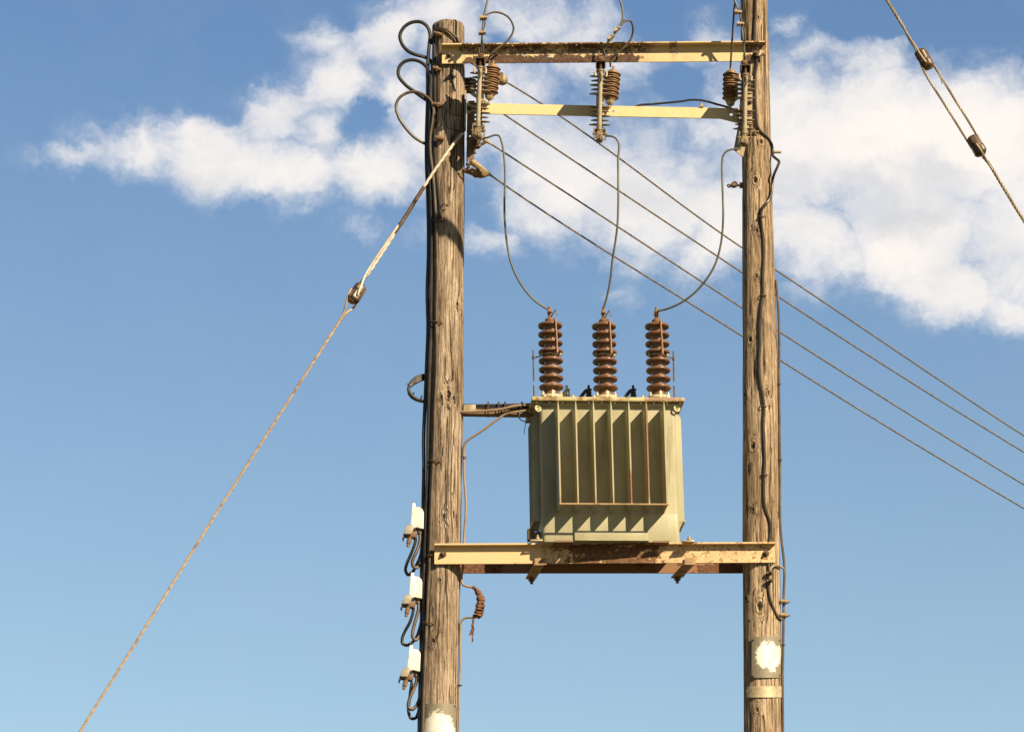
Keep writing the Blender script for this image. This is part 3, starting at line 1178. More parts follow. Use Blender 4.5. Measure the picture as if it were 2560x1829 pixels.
    for bx, tx, i in spec:
        yl = .12
        b0 = TP(bx, 996 + 2 * (i > 0), yl)
        tp = TP(tx, 804 + 2 * (i > 0), yl)
        ax = (tp - b0)
        ax = Vector((ax.x, 0.0, ax.z))
        Lz = ax.length
        az_ = ax.normalized()
        Rm = Matrix((Vector((az_.z, 0, -az_.x)), Vector((0, 1, 0)), az_)).transposed().to_4x4()
        BM = Matrix.Translation(b0) @ Rm
        u = Lz / 192.0            # metres along the axis per native pixel
        prof = [(.0, 0), (.054, 0), (.054, 12 * u), (.050, 17 * u), (.047, 21 * u)]
        pitch = 22.0
        R0, rc = .093, .049
        for k in range(8):
            zc = (27 + pitch * k) * u      # underside of the shed at the rim
            prof += [(rc, zc - 1.5 * u), (rc + .008, zc + 1.0 * u), (R0 * .80, zc - .5 * u), (R0 * .95, zc - 2.6 * u), (R0, zc - 0.6 * u), (R0 * .995, zc + 1.8 * u), (R0 * .94, zc + 3.8 * u), (R0 * .78, zc + 5.0 * u), (rc + .010, zc + 7.2 * u), (rc + .001, zc + 9.0 * u)]
        prof += [(.040, Lz - .004), (.030, Lz + .002), (0, Lz + .002)]
        mb = MB().lathe(prof, BM, 40)
        bu = mb.build('bushing', M['porcelain'], t, local=True, angle=50)
        fl = MB()
        fl.lathe([(0, -.035), (.075, -.035), (.078, -.012), (.088, -.004), (.088, .010), (.080, .016), (.056, .02), (.056, .01)], BM, 28)
        for k in range(6):
            a = rad(30 + 60 * k)
            c = Vector((.077 * math.cos(a), .077 * math.sin(a), 0))
            fl.tube([BM @ (c + Vector((0, 0, -.02))), BM @ (c + Vector((0, 0, .03)))], .012, 6)
            fl.tube([BM @ (c + Vector((0, 0, .03))), BM @ (c + Vector((0, 0, .046)))], .006, 6)
        fl.build('flange', M['tank_pale'], bu, local=True)
        te = MB()
        te.lathe([(0, Lz), (.036, Lz), (.038, Lz + .012), (.033, Lz + .022), (.020, Lz + .03), (.016, Lz + .034), (0, Lz + .034)], BM, 20)
        te.lathe([(0, Lz + .03), (.015, Lz + .03), (.015, Lz + .062), (.019, Lz + .064), (.019, Lz + .084), (.011, Lz + .086), (.011, Lz + .118), (0, Lz + .118)], BM, 14)
        te.box(BM @ Vector((-.004, -.022, Lz + .078)), (.03, .03, .026), ch=.003)
        te.build('terminal', M['steel_rust'], bu, local=True)
        hn = MB()
        hs = -1 if i == 2 else 1
        p = [BM @ Vector(q) for q in ((.004, -.02, Lz + .028), (.03 * hs + .01, -.055, Lz + .080), (.038 * hs + .01, -.06, Lz + .030))]
        hn.tube(p, .004, 6)
        hn.build('arcing_horn', M['steel_dark'], bu, local=True)
        rodm = MB()
        xr = .028 if i < 2 else .012
        zt, zb = Lz - .004, Lz - 88 * u
        rodm.tube([BM @ Vector((xr + .004, -.098, zt)), BM @ Vector((xr + .012, -.100, zb + .03))], .0065, 8)
        rodm.tube([BM @ Vector((xr + .010, -.100, zb + .045)), BM @ Vector((xr + .012, -.100, zb))], .009, 8)
        rodm.tube([BM @ Vector((xr + .012, -.100, zb + .028)), BM @ Vector((xr - .004, -.085, zb)), BM @ Vector((xr - .028, -.058, zb - .022))], .007, 8)
        rodm.build('arcing_rod', mat_rod, bu, local=True)
        col = MB()
        zcol = (27 + pitch * 3 + 15.5) * u
        col.lathe([(.050, zcol - .007), (.062, zcol - .007), (.062, zcol + .007), (.050, zcol + .007)], BM, 28)
        for sgn in (-1, 1):
            col.tube([BM @ Vector((sgn * .055, -.012, zcol)), BM @ Vector((sgn * .088, -.016, zcol))], .007, 8)
            col.box(BM @ Vector((sgn * .07, -.02, zcol)), (.014, .03, .022))
        col.build('collar', M['galv'], bu, local=True)
    # rod gaps at both ends
    for px, arm, y1, y2, y3, y4 in ((1333.5, 1354, 875, 951.5, 963, 1001), (1684, 1672, 878, 952.5, 964, 1001)):
        yl = .12
        h = MB()
        h.tube([TP(px - .5, y1, yl), TP(px + 1, y2, yl)], .0062, 8)
        h.tube([TP(px, y1 + 18.5, yl), TP(arm, y1 + 15, yl)], .005, 8)
        h.tube([TP(px, y1 + 15, yl), TP(px, y1 + 22, yl)], .011, 8)
        h.build('spark_rod', M['steel_dark'], t, local=True)
        h = MB()
        q = TP(px + 2, y4, yl)
        h.tube([TP(px + 1, y3, yl), q, Vector((q.x, yl, H + .03))], .0062, 8)
        h.build('spark_rod', M['steel_dark'], t, local=True)
    # low voltage bushings behind, with cable tails
    for i, px in enumerate((1417.6, 1472.5, 1583.8)):
        yl = .33
        a, b = TP(px, 1000, yl), TP(px, 963, yl)
        lv = MB()
        l = (b - a).z
        Mx = Matrix.Translation(a)
        lv.lathe([(0, -.06), (.03, -.06), (.03, 0), (.026, .010), (.022, l * .18), (.024, l * .22), (.019, l * .5), (.022, l * .55), (.016, l * .6), (.016, l * .72), (.010, l * .74), (.009, l), (0, l)], Mx, 16)
        lv.build('low_voltage_bushing', M['black'], t, local=True)
        cb = MB()
        sp = [(px - 1, 974), (px - 8, 977), (px - 16, 986), (px - 24, 998), (px - 34, 1012)] if i else [(px - 2, 977), (px - 7, 984), (px - 9, 998), (px - 10, 1012)]
        cb.tube(spline([TP(x, y, yl - .03 if k else yl - .01) for k, (x, y) in enumerate(sp)]), .0135, 8)
        cb.tube([TP(px - 4, 973.5, yl - .02), TP(px + 7, 973.5, yl - .02)], .008, 8)
        cb.build('cable_tail', M['black'], t, local=True)
    for px, r, mt in ((1554, .034, 'tank_pale'), (1465, .030, 'greyflap')):
        q = TP(px, 1001, .10)
        MB().lathe([(0, -.03), (r, -.03), (r, .004), (r * .85, r * .35), (r * .45, r * .55), (.004, r * .62), (.004, r * .9), (0, r * .9)], Matrix.Translation(q), 20).build('filler_cap', M[mt], t, local=True)
    for px in (1362, 1433, 1486, 1527, 1607, 1668):
        q = TP(px, 999, -.04)
        MB().tube([(q.x, -.04, H + .03), (q.x, -.04, H + .050)], .010, 6).build('lid_nut', M['tank_pale'], t, local=True)
    # foot clamps on the beam
    for px, py in ((1341, 1359), (1720, 1356)):
        q = TP(px, py, -.06)
        fc = MB().box((q.x, -.05, .004), (.09, .05, .012), ch=.003)
        fc.hexbolt((q.x + .01, -.06, .012), EZ, .013, .022)
        fc.build('foot_clamp', M['galv'], t, local=True)
    return t


mat_rod = mat_basic('brown_painted_rod', (.30, .15, .075), .5, var=.25)
transformer()


# ---------------------------------------------------------------- fuse cutouts
def fuse_proto():
    t = thing('fuse_cutout', '-', 'fuse cutout', (0, 0, 0), 'fuse cutouts on the middle bar')
    u = .00305
    ins = MB()
    prof = [(0, -.225), (.022, -.225), (.024, -.20)]
    offs = [-60.5, -49.5, -38.5, -27.5, -16.5, 16.5, 27.5, 38.5, 49.5, 60.5]
    for k, o in enumerate(offs):
        z = o * u
        R = .083 if k % 2 == 0 and o < 0 or (k % 2 == 1 and o > 0) else .070
        if o == 60.5:
            R = .083
        prof += [(.020, z - .009), (.040, z - .005), (R * .9, z - .0035), (R, z - .002), (R * .99, z + .001), (R * .8, z + .004), (.028, z + .009), (.020, z + .012)]
    prof += [(.024, .205), (.022, .225), (0, .225)]
    ins.lathe(prof, None, 32)
    i = ins.build('insulator', M['cutout_grey'], t, local=True, angle=50)
    bd = MB()
    bd.lathe([(.018, -.030), (.027, -.030), (.027, .030), (.018, .030)], None, 18)
    bd.box((0, .06, -.01), (.050, .10, .045), ch=.003)
    bd.box((0, .018, .0), (.058, .03, .10), ch=.003)
    bd.build('mount', M['galv'], t, local=True)
    TY = -.105
    tb = MB()
    tb.tube([(0, TY, .19), (-.004, TY, -.215)], .0165, 16)
    o = tb.build('tube', M['tube'], t, local=True)
    fer = MB()
    fer.tube([(0, TY, .222), (0, TY, .16)], .0195, 14)
    fer.tube([(0, TY, .226), (0, TY, .214)], .025, 14)
    fer.tube(spline([Vector((-.002, TY - .018, .20)), Vector((.008, TY - .038, .18)), Vector((.003, TY - .034, .15)), Vector((0, TY - .022, .135))]), .007, 8)
    fer.build('ferrule', M['galv'], t, local=True)
    fer = MB()
    fer.tube([(-.004, TY, -.19), (-.005, TY, -.245)], .020, 14)
    fer.tube([(-.004, TY, -.222), (-.004, TY, -.232)], .025, 14)
    fer.build('ferrule', M['galv'], t, local=True)
    hd = MB()
    # hood: open fronted box round the top contact, carried by an arm from the insulator head
    hd.box((0, TY + .03, .288), (.072, .11, .008))
    hd.box((-.034, TY + .02, .264), (.006, .09, .044))
    hd.box((.034, TY + .02, .264), (.006, .09, .044))
    hd.box((0, TY + .075, .250), (.062, .05, .070))
    hd.tube([(0, TY, .284), (0, TY, .226)], .012, 10)
    hd.box((0, TY / 2 + .02, .235), (.032, .10, .016))
    hd.lathe([(0, .205), (.028, .205), (.030, .25), (0, .25)], None, 16)
    hd.build('top_contact', M['steel_dark'], t, local=True)
    tab = MB()
    tab.box((0, -.03, .298), (.044, .008, .075), ch=.002)
    tab.hexbolt((.002, -.034, .312), -EY, .012, .016)
    tab.box((-.012, -.036, .350), (.008, .006, .05))
    tab.build('terminal_tab', M['steel_rust'], t, local=True)
    for s in (-1, 1):
        hz = MB()
        hz.tube([(s * .040, TY + .02, .215), (s * .048, TY - .0, .200), (s * .040 + .004, TY - .015, .168)], .0075, 8)
        hz.build('horn', M['tube'], t, local=True)
    hg = MB()
    for s in (-1, 1):
        hg.box((s * .043, TY + .03, -.262), (.007, .085, .095), ch=.002)
    hg.box((0, TY + .07, -.245), (.086, .012, .05))
    hg.tube([(-.055, TY, -.262), (.055, TY, -.262)], .010, 10)
    hg.box((-.012, TY - .008, -.275), (.035, .03, .055), Matrix.Rotation(.3, 3, 'Y'), ch=.004)
    hg.box((.014, TY - .012, -.292), (.028, .028, .05), Matrix.Rotation(-.4, 3, 'Y'), ch=.004)
    hg.box((-.004, TY + .03, -.315), (.05, .04, .026), ch=.004)
    hg.lathe([(0, -.25), (.027, -.25), (.029, -.205), (0, -.205)], None, 16)
    hg.torus((-.002, TY - .012, -.300), (1, .3, 0), .014, .005, 14, 6)
    hg.build('hinge', M['steel'], t, local=True)
    return t


FY = -.285
fz = fuse_proto()
FUSE = []
for k, (px, py, roll, lab) in enumerate(((1200, 243.5, 2.2, 'fuse cutout beside the left pole, nearest of the three to the sawn pole top'),
                                         (1500, 251.5, .8, 'fuse cutout hanging midway along the cream bar, open sky on both sides'),
                                         (1860, 261.5, 0, 'fuse cutout in front of the taller right pole'))):
    f = fz if k == 0 else copy_tree(fz)
    f.location = P(px, py, FY)
    f.rotation_euler = Euler((rad(15.5), rad(roll), rad((-2, 0, 2)[k])), 'XYZ')
    f['label'] = lab
    FUSE.append(f)


# ---------------------------------------------------------------- surge arresters
def arrester_proto():
    t = thing('surge_arrester', '-', 'surge arrester', (0, 0, 0), 'brown ribbed surge arresters')
    b = MB()
    prof = [(0, .040), (.036, .040), (.044, .052), (.046, .060)]
    n = 11
    for k in range(n):
        z = .072 + k * .0188
        R = .0635 if k % 2 == 0 else .056
        prof += [(.041, z - .004), (R * .92, z - .006), (R, z - .005), (R, z - .001), (R * .9, z + .003), (.042, z + .007)]
    zt = .072 + n * .0188
    prof += [(.041, zt - .006), (.040, zt + .001), (0, zt + .001)]
    b.lathe(prof, None, 32)
    b.build('body', M['arrester'], t, local=True, angle=50)
    c = MB()
    c.lathe([(0, zt), (.030, zt), (.030, zt + .010), (.022, zt + .016), (.010, zt + .018), (.009, zt + .045), (0, zt + .045)], None, 12)
    c.build('cap', M['arrester'], t, local=True)
    s = MB()
    s.lathe([(0, .010), (.024, .010), (.036, .026), (.036, .042), (0, .042)], None, 6)
    s.tube([(0, 0, -.03), (0, 0, .012)], .008, 8)
    s.build('base', M['galv'], t, local=True)
    return t


az = arrester_proto()
ARR = []
for k, (px, py, rx, ry, lab) in enumerate(((1223, 252, 3, 5.5, 'brown ribbed surge arrester beside the left pole, partly behind the first fuse'),
                                           (1524, 264, 3, 5, 'brown ribbed surge arrester right of the middle fuse, clear of both poles'),
                                           (1826, 267, 2, -1, 'brown ribbed surge arrester standing just left of the taller right pole'))):
    a = az if k == 0 else copy_tree(az)
    a.location = P(px, py, -.185)
    a.rotation_euler = (rad(rx), rad(ry), rad(k * 40))
    a['label'] = lab
    ARR.append(a)


# ---------------------------------------------------------------- leads from the line above
def clamp_mb(mb, p, ang=0.0):
    R = Matrix.Rotation(ang, 3, 'Y')
    mb.box(p, (.050, .040, .020), R, ch=.003)
    mb.tube([p + R @ Vector((-.020, -.03, -.001)), p + R @ Vector((-.020, .03, -.001))], .013, 6)
    mb.tube([p + R @ Vector((.018, -.026, .0)), p + R @ Vector((.018, .026, .0))], .009, 6)


LINEZ = P(1219, 0, -.4).z + .9
LINEY = (-.42, -.62, -.80)


def leads():
    fy = FY - .12
    tops = [Vector((P(x, 0, -.4).x + .04, LINEY[k], LINEZ - .2)) for k, x in enumerate((1225, 1548, 1830))]
    L = [
        [(1219, 0, fy), (1214, 22, fy), (1209.5, 42, fy), (1207.5, 62, fy), (1206, 84, fy), (1204.5, 108, fy + .03), (1204, 130, fy + .05)],
        [(1550, 0, fy), (1555, 16, fy), (1557, 34, fy), (1556, 50, fy), (1549, 65, fy), (1540, 78, fy), (1528, 95, fy), (1517, 109, fy), (1510, 122, fy + .03), (1507.5, 140, fy + .05)],
        [(1836, 0, fy), (1843.6, 18, fy), (1849.5, 36, fy), (1854, 59, fy), (1858, 97.6, fy), (1860, 118, fy + .02), (1862, 150, fy + .05)],
    ]
    cl = [[(1209.5, 45, 0), (1206.5, 82, 0)], [(1543, 74, -.7), (1527, 94, -.7)], [(1846, 31, .2), (1852, 60.6, .12)]]
    labs = ['pale line wire with two bolt clamps above the fuse by the left pole',
            'pale kinked line wire with two bolt clamps running up from the middle fuse',
            'pale line wire with two bolt clamps in front of the right pole']
    for k in range(3):
        pts = NP(L[k])
        t = thing('line_wire', labs[k], 'wire', pts[-1], 'line wires above the fuses')
        d = (pts[0] - pts[1]).normalized()
        top = tops[k]
        up = [top + Vector((0, 0, .2)), top, pts[0].lerp(top, .4)]
        sp = spline(up + pts, 8)
        MB().tube(sp, .0080, 8).build('wire', M['cable_grey'], t)
        # second strand of the doubled tail below the clamps
        n0 = 2 if k == 0 else (3 if k == 1 else 1)
        tail = [q + Vector((.010 * math.sin(i * 2.1 + k) + .007, -.008, 0)) for i, q in enumerate(pts[n0:])]
        MB().tube(spline(tail), .0055, 6).build('tail', M['cable_grey'], t)
        for (x, y, a) in cl[k]:
            c = MB()
            clamp_mb(c, P(x, y, fy), a)
            c.build('clamp', M['galv'], t)
    ay = -.17
    A = [
        [(1209.5, 43, fy), (1216, 38, fy), (1226, 33, -.38), (1240, 31, -.34), (1256, 34.5, -.30), (1270, 43, -.27), (1280, 57, -.25), (1284, 72, -.24), (1280, 86, -.235), (1271.6, 99, -.23), (1256, 113, -.23), (1239, 126, -.23), (1227, 138, -.22), (1223, 147, -.2), (1223.5, 160, -.19)],
        [(1549, 66, fy), (1556, 60, fy), (1567, 52.6, -.38), (1575, 52.5, -.36), (1580.5, 61, -.33), (1582.5, 77, -.3), (1580, 90, -.28), (1575, 102, -.27), (1565, 114, -.26), (1551, 128, -.25), (1537, 139, -.24), (1528, 147, -.22), (1526, 154, -.21), (1526.5, 168, -.19)],
        [(1838, 6, fy), (1836, 20, fy + .03), (1833, 59, -.34), (1831, 90, -.3), (1829, 125, -.25), (1827, 154, -.22), (1826, 172, -.19)],
    ]
    labs = ['brown looped lead arching down to the arrester by the left pole',
            'brown looped lead arching over the crossarm down to the middle arrester',
            'straight brown lead dropping to the arrester beside the right pole']
    for k in range(3):
        pts = spline(NP(A[k]), 8)
        o = MB().tube(pts, .0078, 8).build('arrester_lead', M['cable_brown'])
        tag(o, labs[k], 'cable', 'leads to the arresters')
    J = [
        [(1207, 347, FY - .03), (1222, 343, FY - .05), (1237, 338, FY - .05), (1246, 339, FY - .05), (1254, 355, FY - .05), (1259, 382, FY - .05), (1262.5, 430, FY - .06), (1262, 475, FY - .06), (1261, 520, FY - .05), (1263, 565, -.31), (1268, 612, -.29), (1276, 652, -.28), (1290, 688, -.26), (1312, 724, -.23), (1338, 752, -.2), (1361, 768, -.17), (1372, 774, -.15)],
        [(1513, 340, FY - .03), (1529, 341, FY - .05), (1538, 344.5, FY - .05), (1543, 350, FY - .05), (1545, 400, FY - .05), (1545.5, 455, FY - .05), (1545.5, 515, FY - .04), (1543.5, 563, -.31), (1538, 607, -.28), (1531, 650, -.25), (1527, 690, -.22), (1521, 725, -.19), (1513, 757, -.16), (1506, 777, -.14)],
        [(1852, 372, FY - .03), (1834.5, 373, FY - .04), (1817, 378, FY - .05), (1808, 389, FY - .05), (1805.5, 405, FY - .05), (1805.5, 440, FY - .05), (1807, 490, FY - .05), (1808, 540, FY - .05), (1806, 580, -.31), (1799, 625, -.29), (1784, 669, -.26), (1760, 706, -.23), (1728, 739, -.2), (1690, 763, -.17), (1660, 774, -.14), (1645, 777, -.13)],
    ]
    labs = ['grey jumper wire curving from the left fuse down to the left bushing', 'grey jumper wire hanging almost straight from the middle fuse to the middle bushing',
            'grey jumper wire bowing from the right fuse down to the right bushing']
    for k in range(3):
        o = MB().tube(spline(NP(J[k]), 8), .0080, 8).build('jumper_wire', M['cable_grey'])
        tag(o, labs[k], 'wire', 'jumper wires to the bushings')


leads()


# ---------------------------------------------------------------- the line above the frame that feeds the fuses
def line_above():
    xr = P(1884, 0, 0).x
    t = thing('line_crossarm', 'short steel crossarm near the top of the right pole carrying three line insulators', 'crossarm', (xr + .2, -.5, LINEZ - .34))
    MB().box((xr + .2, -.42, LINEZ - .34), (.08, 1.1, .09), ch=.006).build('beam', M['galv'], t)
    for k, y in enumerate(LINEY):
        m = Matrix.Translation((xr + .2, y, LINEZ - .295))
        p = MB().lathe([(0, 0), (.02, 0), (.02, .08), (.07, .09), (.075, .11), (.04, .13), (.055, .15), (.06, .17), (.035, .19), (.045, .22), (.03, .27), (0, .28)], m, 20)
        tag(p.build('pin_insulator', M['porc_dark']), 'brown pin insulator on the short line crossarm, %s the pole' % ('next to', 'second from', 'farthest from')[k], 'insulator', 'pin insulators above the frame')
        w = [Vector((xr + .2, y, LINEZ)), Vector((-2, y - .1, LINEZ - .02)), Vector((-12, y - .5, LINEZ - .05)), Vector((-45, y - 1.5, LINEZ + .9))]
        tag(MB().tube(spline(w, 12), .006, 6).build('line_conductor', M['strand']), 'bare line conductor high above the frame, %s the pole on its crossarm' % ('next to', 'second from', 'farthest from')[k], 'wire', 'line conductors above the frame')

    # unseen conductor with a strain insulator, added to throw a shadow band on the left pole
    q0 = P(1113, 566, -.13)
    k = 1.8
    c = q0 + Vector((math.tan(SUN_AZ) * k, -k, math.tan(SUN_EL) / math.cos(SUN_AZ) * k))
    d = Vector((1, -.36, 0)).normalized()
    t = thing('shadow_conductor', 'added unseen conductor with an inline strain insulator, casting a shadow on the left pole', 'wire', c)
    Mx = Matrix.Translation(c) @ d.to_track_quat('Z', 'Y').to_matrix().to_4x4()
    prof = [(0, -.42), (.012, -.42), (.020, -.40), (.030, -.36)]
    for i in range(16):
        z = -.34 + i * .045
        prof += [(.030, z - .012), (.047, z - .004), (.047, z + .004), (.030, z + .012)]
    prof += [(.030, .38), (.020, .42), (.012, .44), (0, .44)]
    MB().lathe(prof, Mx, 24).build('insulator', M['porc_dark'], t)
    h = MB()
    e = c + d * .42
    h.torus(e + Vector((0, 0, -.05)), (0, 1, 0), .045, .010)
    h.torus(e + Vector((.03, 0, -.14)), (0, 1, 0), .045, .010)
    h.tube([e, e + d * .2], .016, 8)
    h.build('shackle', M['steel'], t)
    for sg in (-1, 1):
        w = [c + d * sg * .40, c + d * sg * 4 + Vector((0, 0, .4)), c + d * sg * 14 + Vector((0, 0, 1.6)), c + d * sg * 45 + Vector((0, 0, 5.5))]
        MB().tube(spline(w, 10), .006, 6).build('wire', M['strand'], t)


line_above()


# ---------------------------------------------------------------- four wires leaving to the right
def overhead():
    W = [
        [(1166, 150, .10), (1256, 200, .45), (1857, 620.5, 3.2), (1941, 676, 3.6), (2560, 1089, 6.6)],
        [(1172, 228, .08), (1255, 283, .45), (1857, 682.7, 3.2), (1948, 743, 3.6), (2560, 1130, 6.6)],
        [(1180, 330, .06), (1230, 362, .3), (1857, 770.6, 3.2), (1951, 831, 3.6), (2560, 1211, 6.6)],
        [(1176, 402, .02), (1232, 442, .3), (1857, 841, 3.2), (1950, 900, 3.6), (2560, 1270.5, 6.6)],
    ]
    labs = ['topmost of the four bare wires slanting down behind the right pole', 'second highest of the four bare slanting wires',
            'third from the top of the four bare slanting wires', 'lowest of the four bare slanting wires, with a long pale grip']
    for k, w in enumerate(W):
        pts = NP(w)
        d = (pts[-1] - pts[-2])
        pts.append(pts[-1] + d * 1.2 + Vector((0, 0, .15)))
        sp = spline(pts, 14)
        t = thing('overhead_wire', labs[k], 'wire', pts[0], 'bare wires slanting to the right')
        twisted(MB(), sp, .0075, 3, .10, 5).build('wire', M['strand'], t)
        g0, g1 = (pts[0], pts[0].lerp(pts[1], .95)) if k != 3 else (pts[0], pts[1])
        gm = MB()
        seg = [g0.lerp(g1, i / 6) for i in range(7)]
        if k == 3:
            gm.tube(seg, [.020, .026, .024, .021, .017, .013, .008], 10)
        elif k == 0:
            q0, q1 = P(1247, 194, .42), P(1266, 208, .48)
            gm.tube([q0, q0.lerp(q1, .4), q0.lerp(q1, .75), q1], [.050, .048, .036, .012], 12)
            gm.tube([g0, q0], .012, 8)
        else:
            gm.tube(seg, [.012, .016, .015, .014, .013, .012, .009], 8)
        gm.build('grip', M['grip'], t)
    sh = [(1172, 206, .03, 'stacked pair of dark brown shackle insulators on the left pole behind the first fuse'), (1183, 357, .02, 'dark shackle insulator below the lower end of the left fuse'),
          ]
    for k, (x, y, Y, lab) in enumerate(sh):
        c = P(x, y, Y)
        t = thing('shackle_insulator', lab, 'insulator', c, 'shackle insulators on the left pole')
        b = MB()
        for q in ((0, -.056) if k == 0 else (0,)):
            m = Matrix.Translation(c + Vector((.012, 0, q)))
            b.lathe([(0, -.022), (.030, -.022), (.046, -.016), (.046, -.008), (.030, 0), (.046, .008), (.046, .016), (.030, .022), (0, .022)], m, 22)
        b.build('porcelain', M['porc_dark'], t)
        s = MB()
        s.tube([c + Vector((.012, 0, -.09)), c + Vector((.012, 0, .04))], .008, 8)
        s.box(c + Vector((-.015, 0, .030)), (.075, .03, .008), ch=.002)
        s.box(c + Vector((-.015, 0, -.084)), (.075, .03, .008), ch=.002)
        s.build('strap', M['steel_dark'], t)
    # tangle under the left fuse
    t = thing('wire_splice', 'dark clump of clamps and wire ends under the left fuse where a slanting wire ends', 'connector', P(1196, 352, -.12))
    c = MB()
    c0 = P(1196, 356, -.14)
    for k in range(5):
        a = Vector((rng.uniform(-.03, .03), rng.uniform(-.03, .03), rng.uniform(-.03, .03)))
        c.box(c0 + a, (.03, .035, .045), Euler((rng.random() * 3, rng.random() * 3, rng.random() * 3)).to_matrix(), ch=.004)
    c.tube([P(1187, 370, -.12), P(1214, 355, -.12)], .013, 8)
    c.build('clamps', M['steel_dark'], t)
    # ragged rag
    r = MB()
    pts = NP([(1163, 428, -.05), (1178, 429, -.08), (1192, 432, -.10), (1205, 436, -.11), (1219, 434, -.11)])
    sp = spline(pts, 10)
    n = len(sp)
    r.tube(sp, [.012 + .022 * math.sin(math.pi * i / (n - 1)) ** .8 for i in range(n)], 12)
    r.tube(spline(NP([(1207, 434, -.11), (1210, 441, -.11), (1209, 446, -.11)])), [.010] * 16 + [.004], 6) if False else None
    r.jitter(.014, 30)
    r.jitter(.009, 75)
    tag(r.build('rag', mat_basic('ochre_ragged_tape', (.19, .12, .06), .9, var=.6, scale=40, dirt=(.06, .035, .02), dirt_amt=.8, dirt_scale=30, bmp=.6)),
        'frayed ochre wrapping sticking out of the left pole under the wire grip', 'rag')


overhead()


# ---------------------------------------------------------------- guys and their strain insulators
def guy_insulator(center, axis, length, width, label, roll=0.0):
    t = thing('guy_insulator', label, 'insulator', center, 'guy wire insulators')
    Rm = axis.normalized().to_track_quat('Z', 'Y').to_matrix().to_4x4() @ Matrix.Rotation(roll, 4, 'Z')
    Mx = Matrix.Translation(center) @ Rm
    b = MB()
    seg = 32
    h = length / 2
    prof = [(0.0, -h), (.55, -h), (.80, -h * .93), (.95, -h * .80), (1.0, -h * .6), (1.0, 0), (1.0, h * .6), (.95, h * .80), (.80, h * .93), (.55, h), (0.0, h)]
    vs, fs = [], []
    rows = 28
    zs = []
    for i in range(rows + 1):
        z = -h + 2 * h * i / rows
        # radius from profile
        r = 1.0
        az_ = abs(z) / h
        r = 1.0 if az_ < .78 else 1 - .30 * ((az_ - .78) / .22) ** 1.3
        for k in range(seg):
            a = 2 * math.pi * k / seg
            # squarish section with rounded corners
            sq = 1.0 / max(abs(math.cos(a)), abs(math.sin(a)), .80 * (abs(math.cos(a)) + abs(math.sin(a))))
            rr = width / 2 * r * sq
            # wire grooves: on +-x for the upper half, +-y for the lower half, ending in a hole
            for ga, lo, hi in ((0, -.25, 1.2), (math.pi, -.25, 1.2), (math.pi / 2, -1.2, .25), (-math.pi / 2, -1.2, .25)):
                da = abs((a - ga + math.pi) % (2 * math.pi) - math.pi)
                if da < .42 and lo * h < z < hi * h:
                    rr -= width * .13 * (1 - (da / .42) ** 2) * min(1, (min(z - lo * h, hi * h - z)) / (h * .15))
            vs.append(Mx @ Vector((rr * math.cos(a), rr * math.sin(a), z)))
    for i in range(rows):
        for k in range(seg):
            k2 = (k + 1) % seg
            fs.append((i * seg + k, i * seg + k2, (i + 1) * seg + k2, (i + 1) * seg + k))
    fs.append(tuple(range(seg))[::-1])
    fs.append(tuple(rows * seg + k for k in range(seg)))
    b.add(vs, fs)
    b.build('body', M['porc_dark'], t, angle=50)
    e = MB().lathe([(0, -h - .004), (width * .27, -h - .004), (width * .27, -h + .01), (0, -h + .01)], Mx, 20)
    e.build('end_face', M['arrester'], t)
    return t, Mx


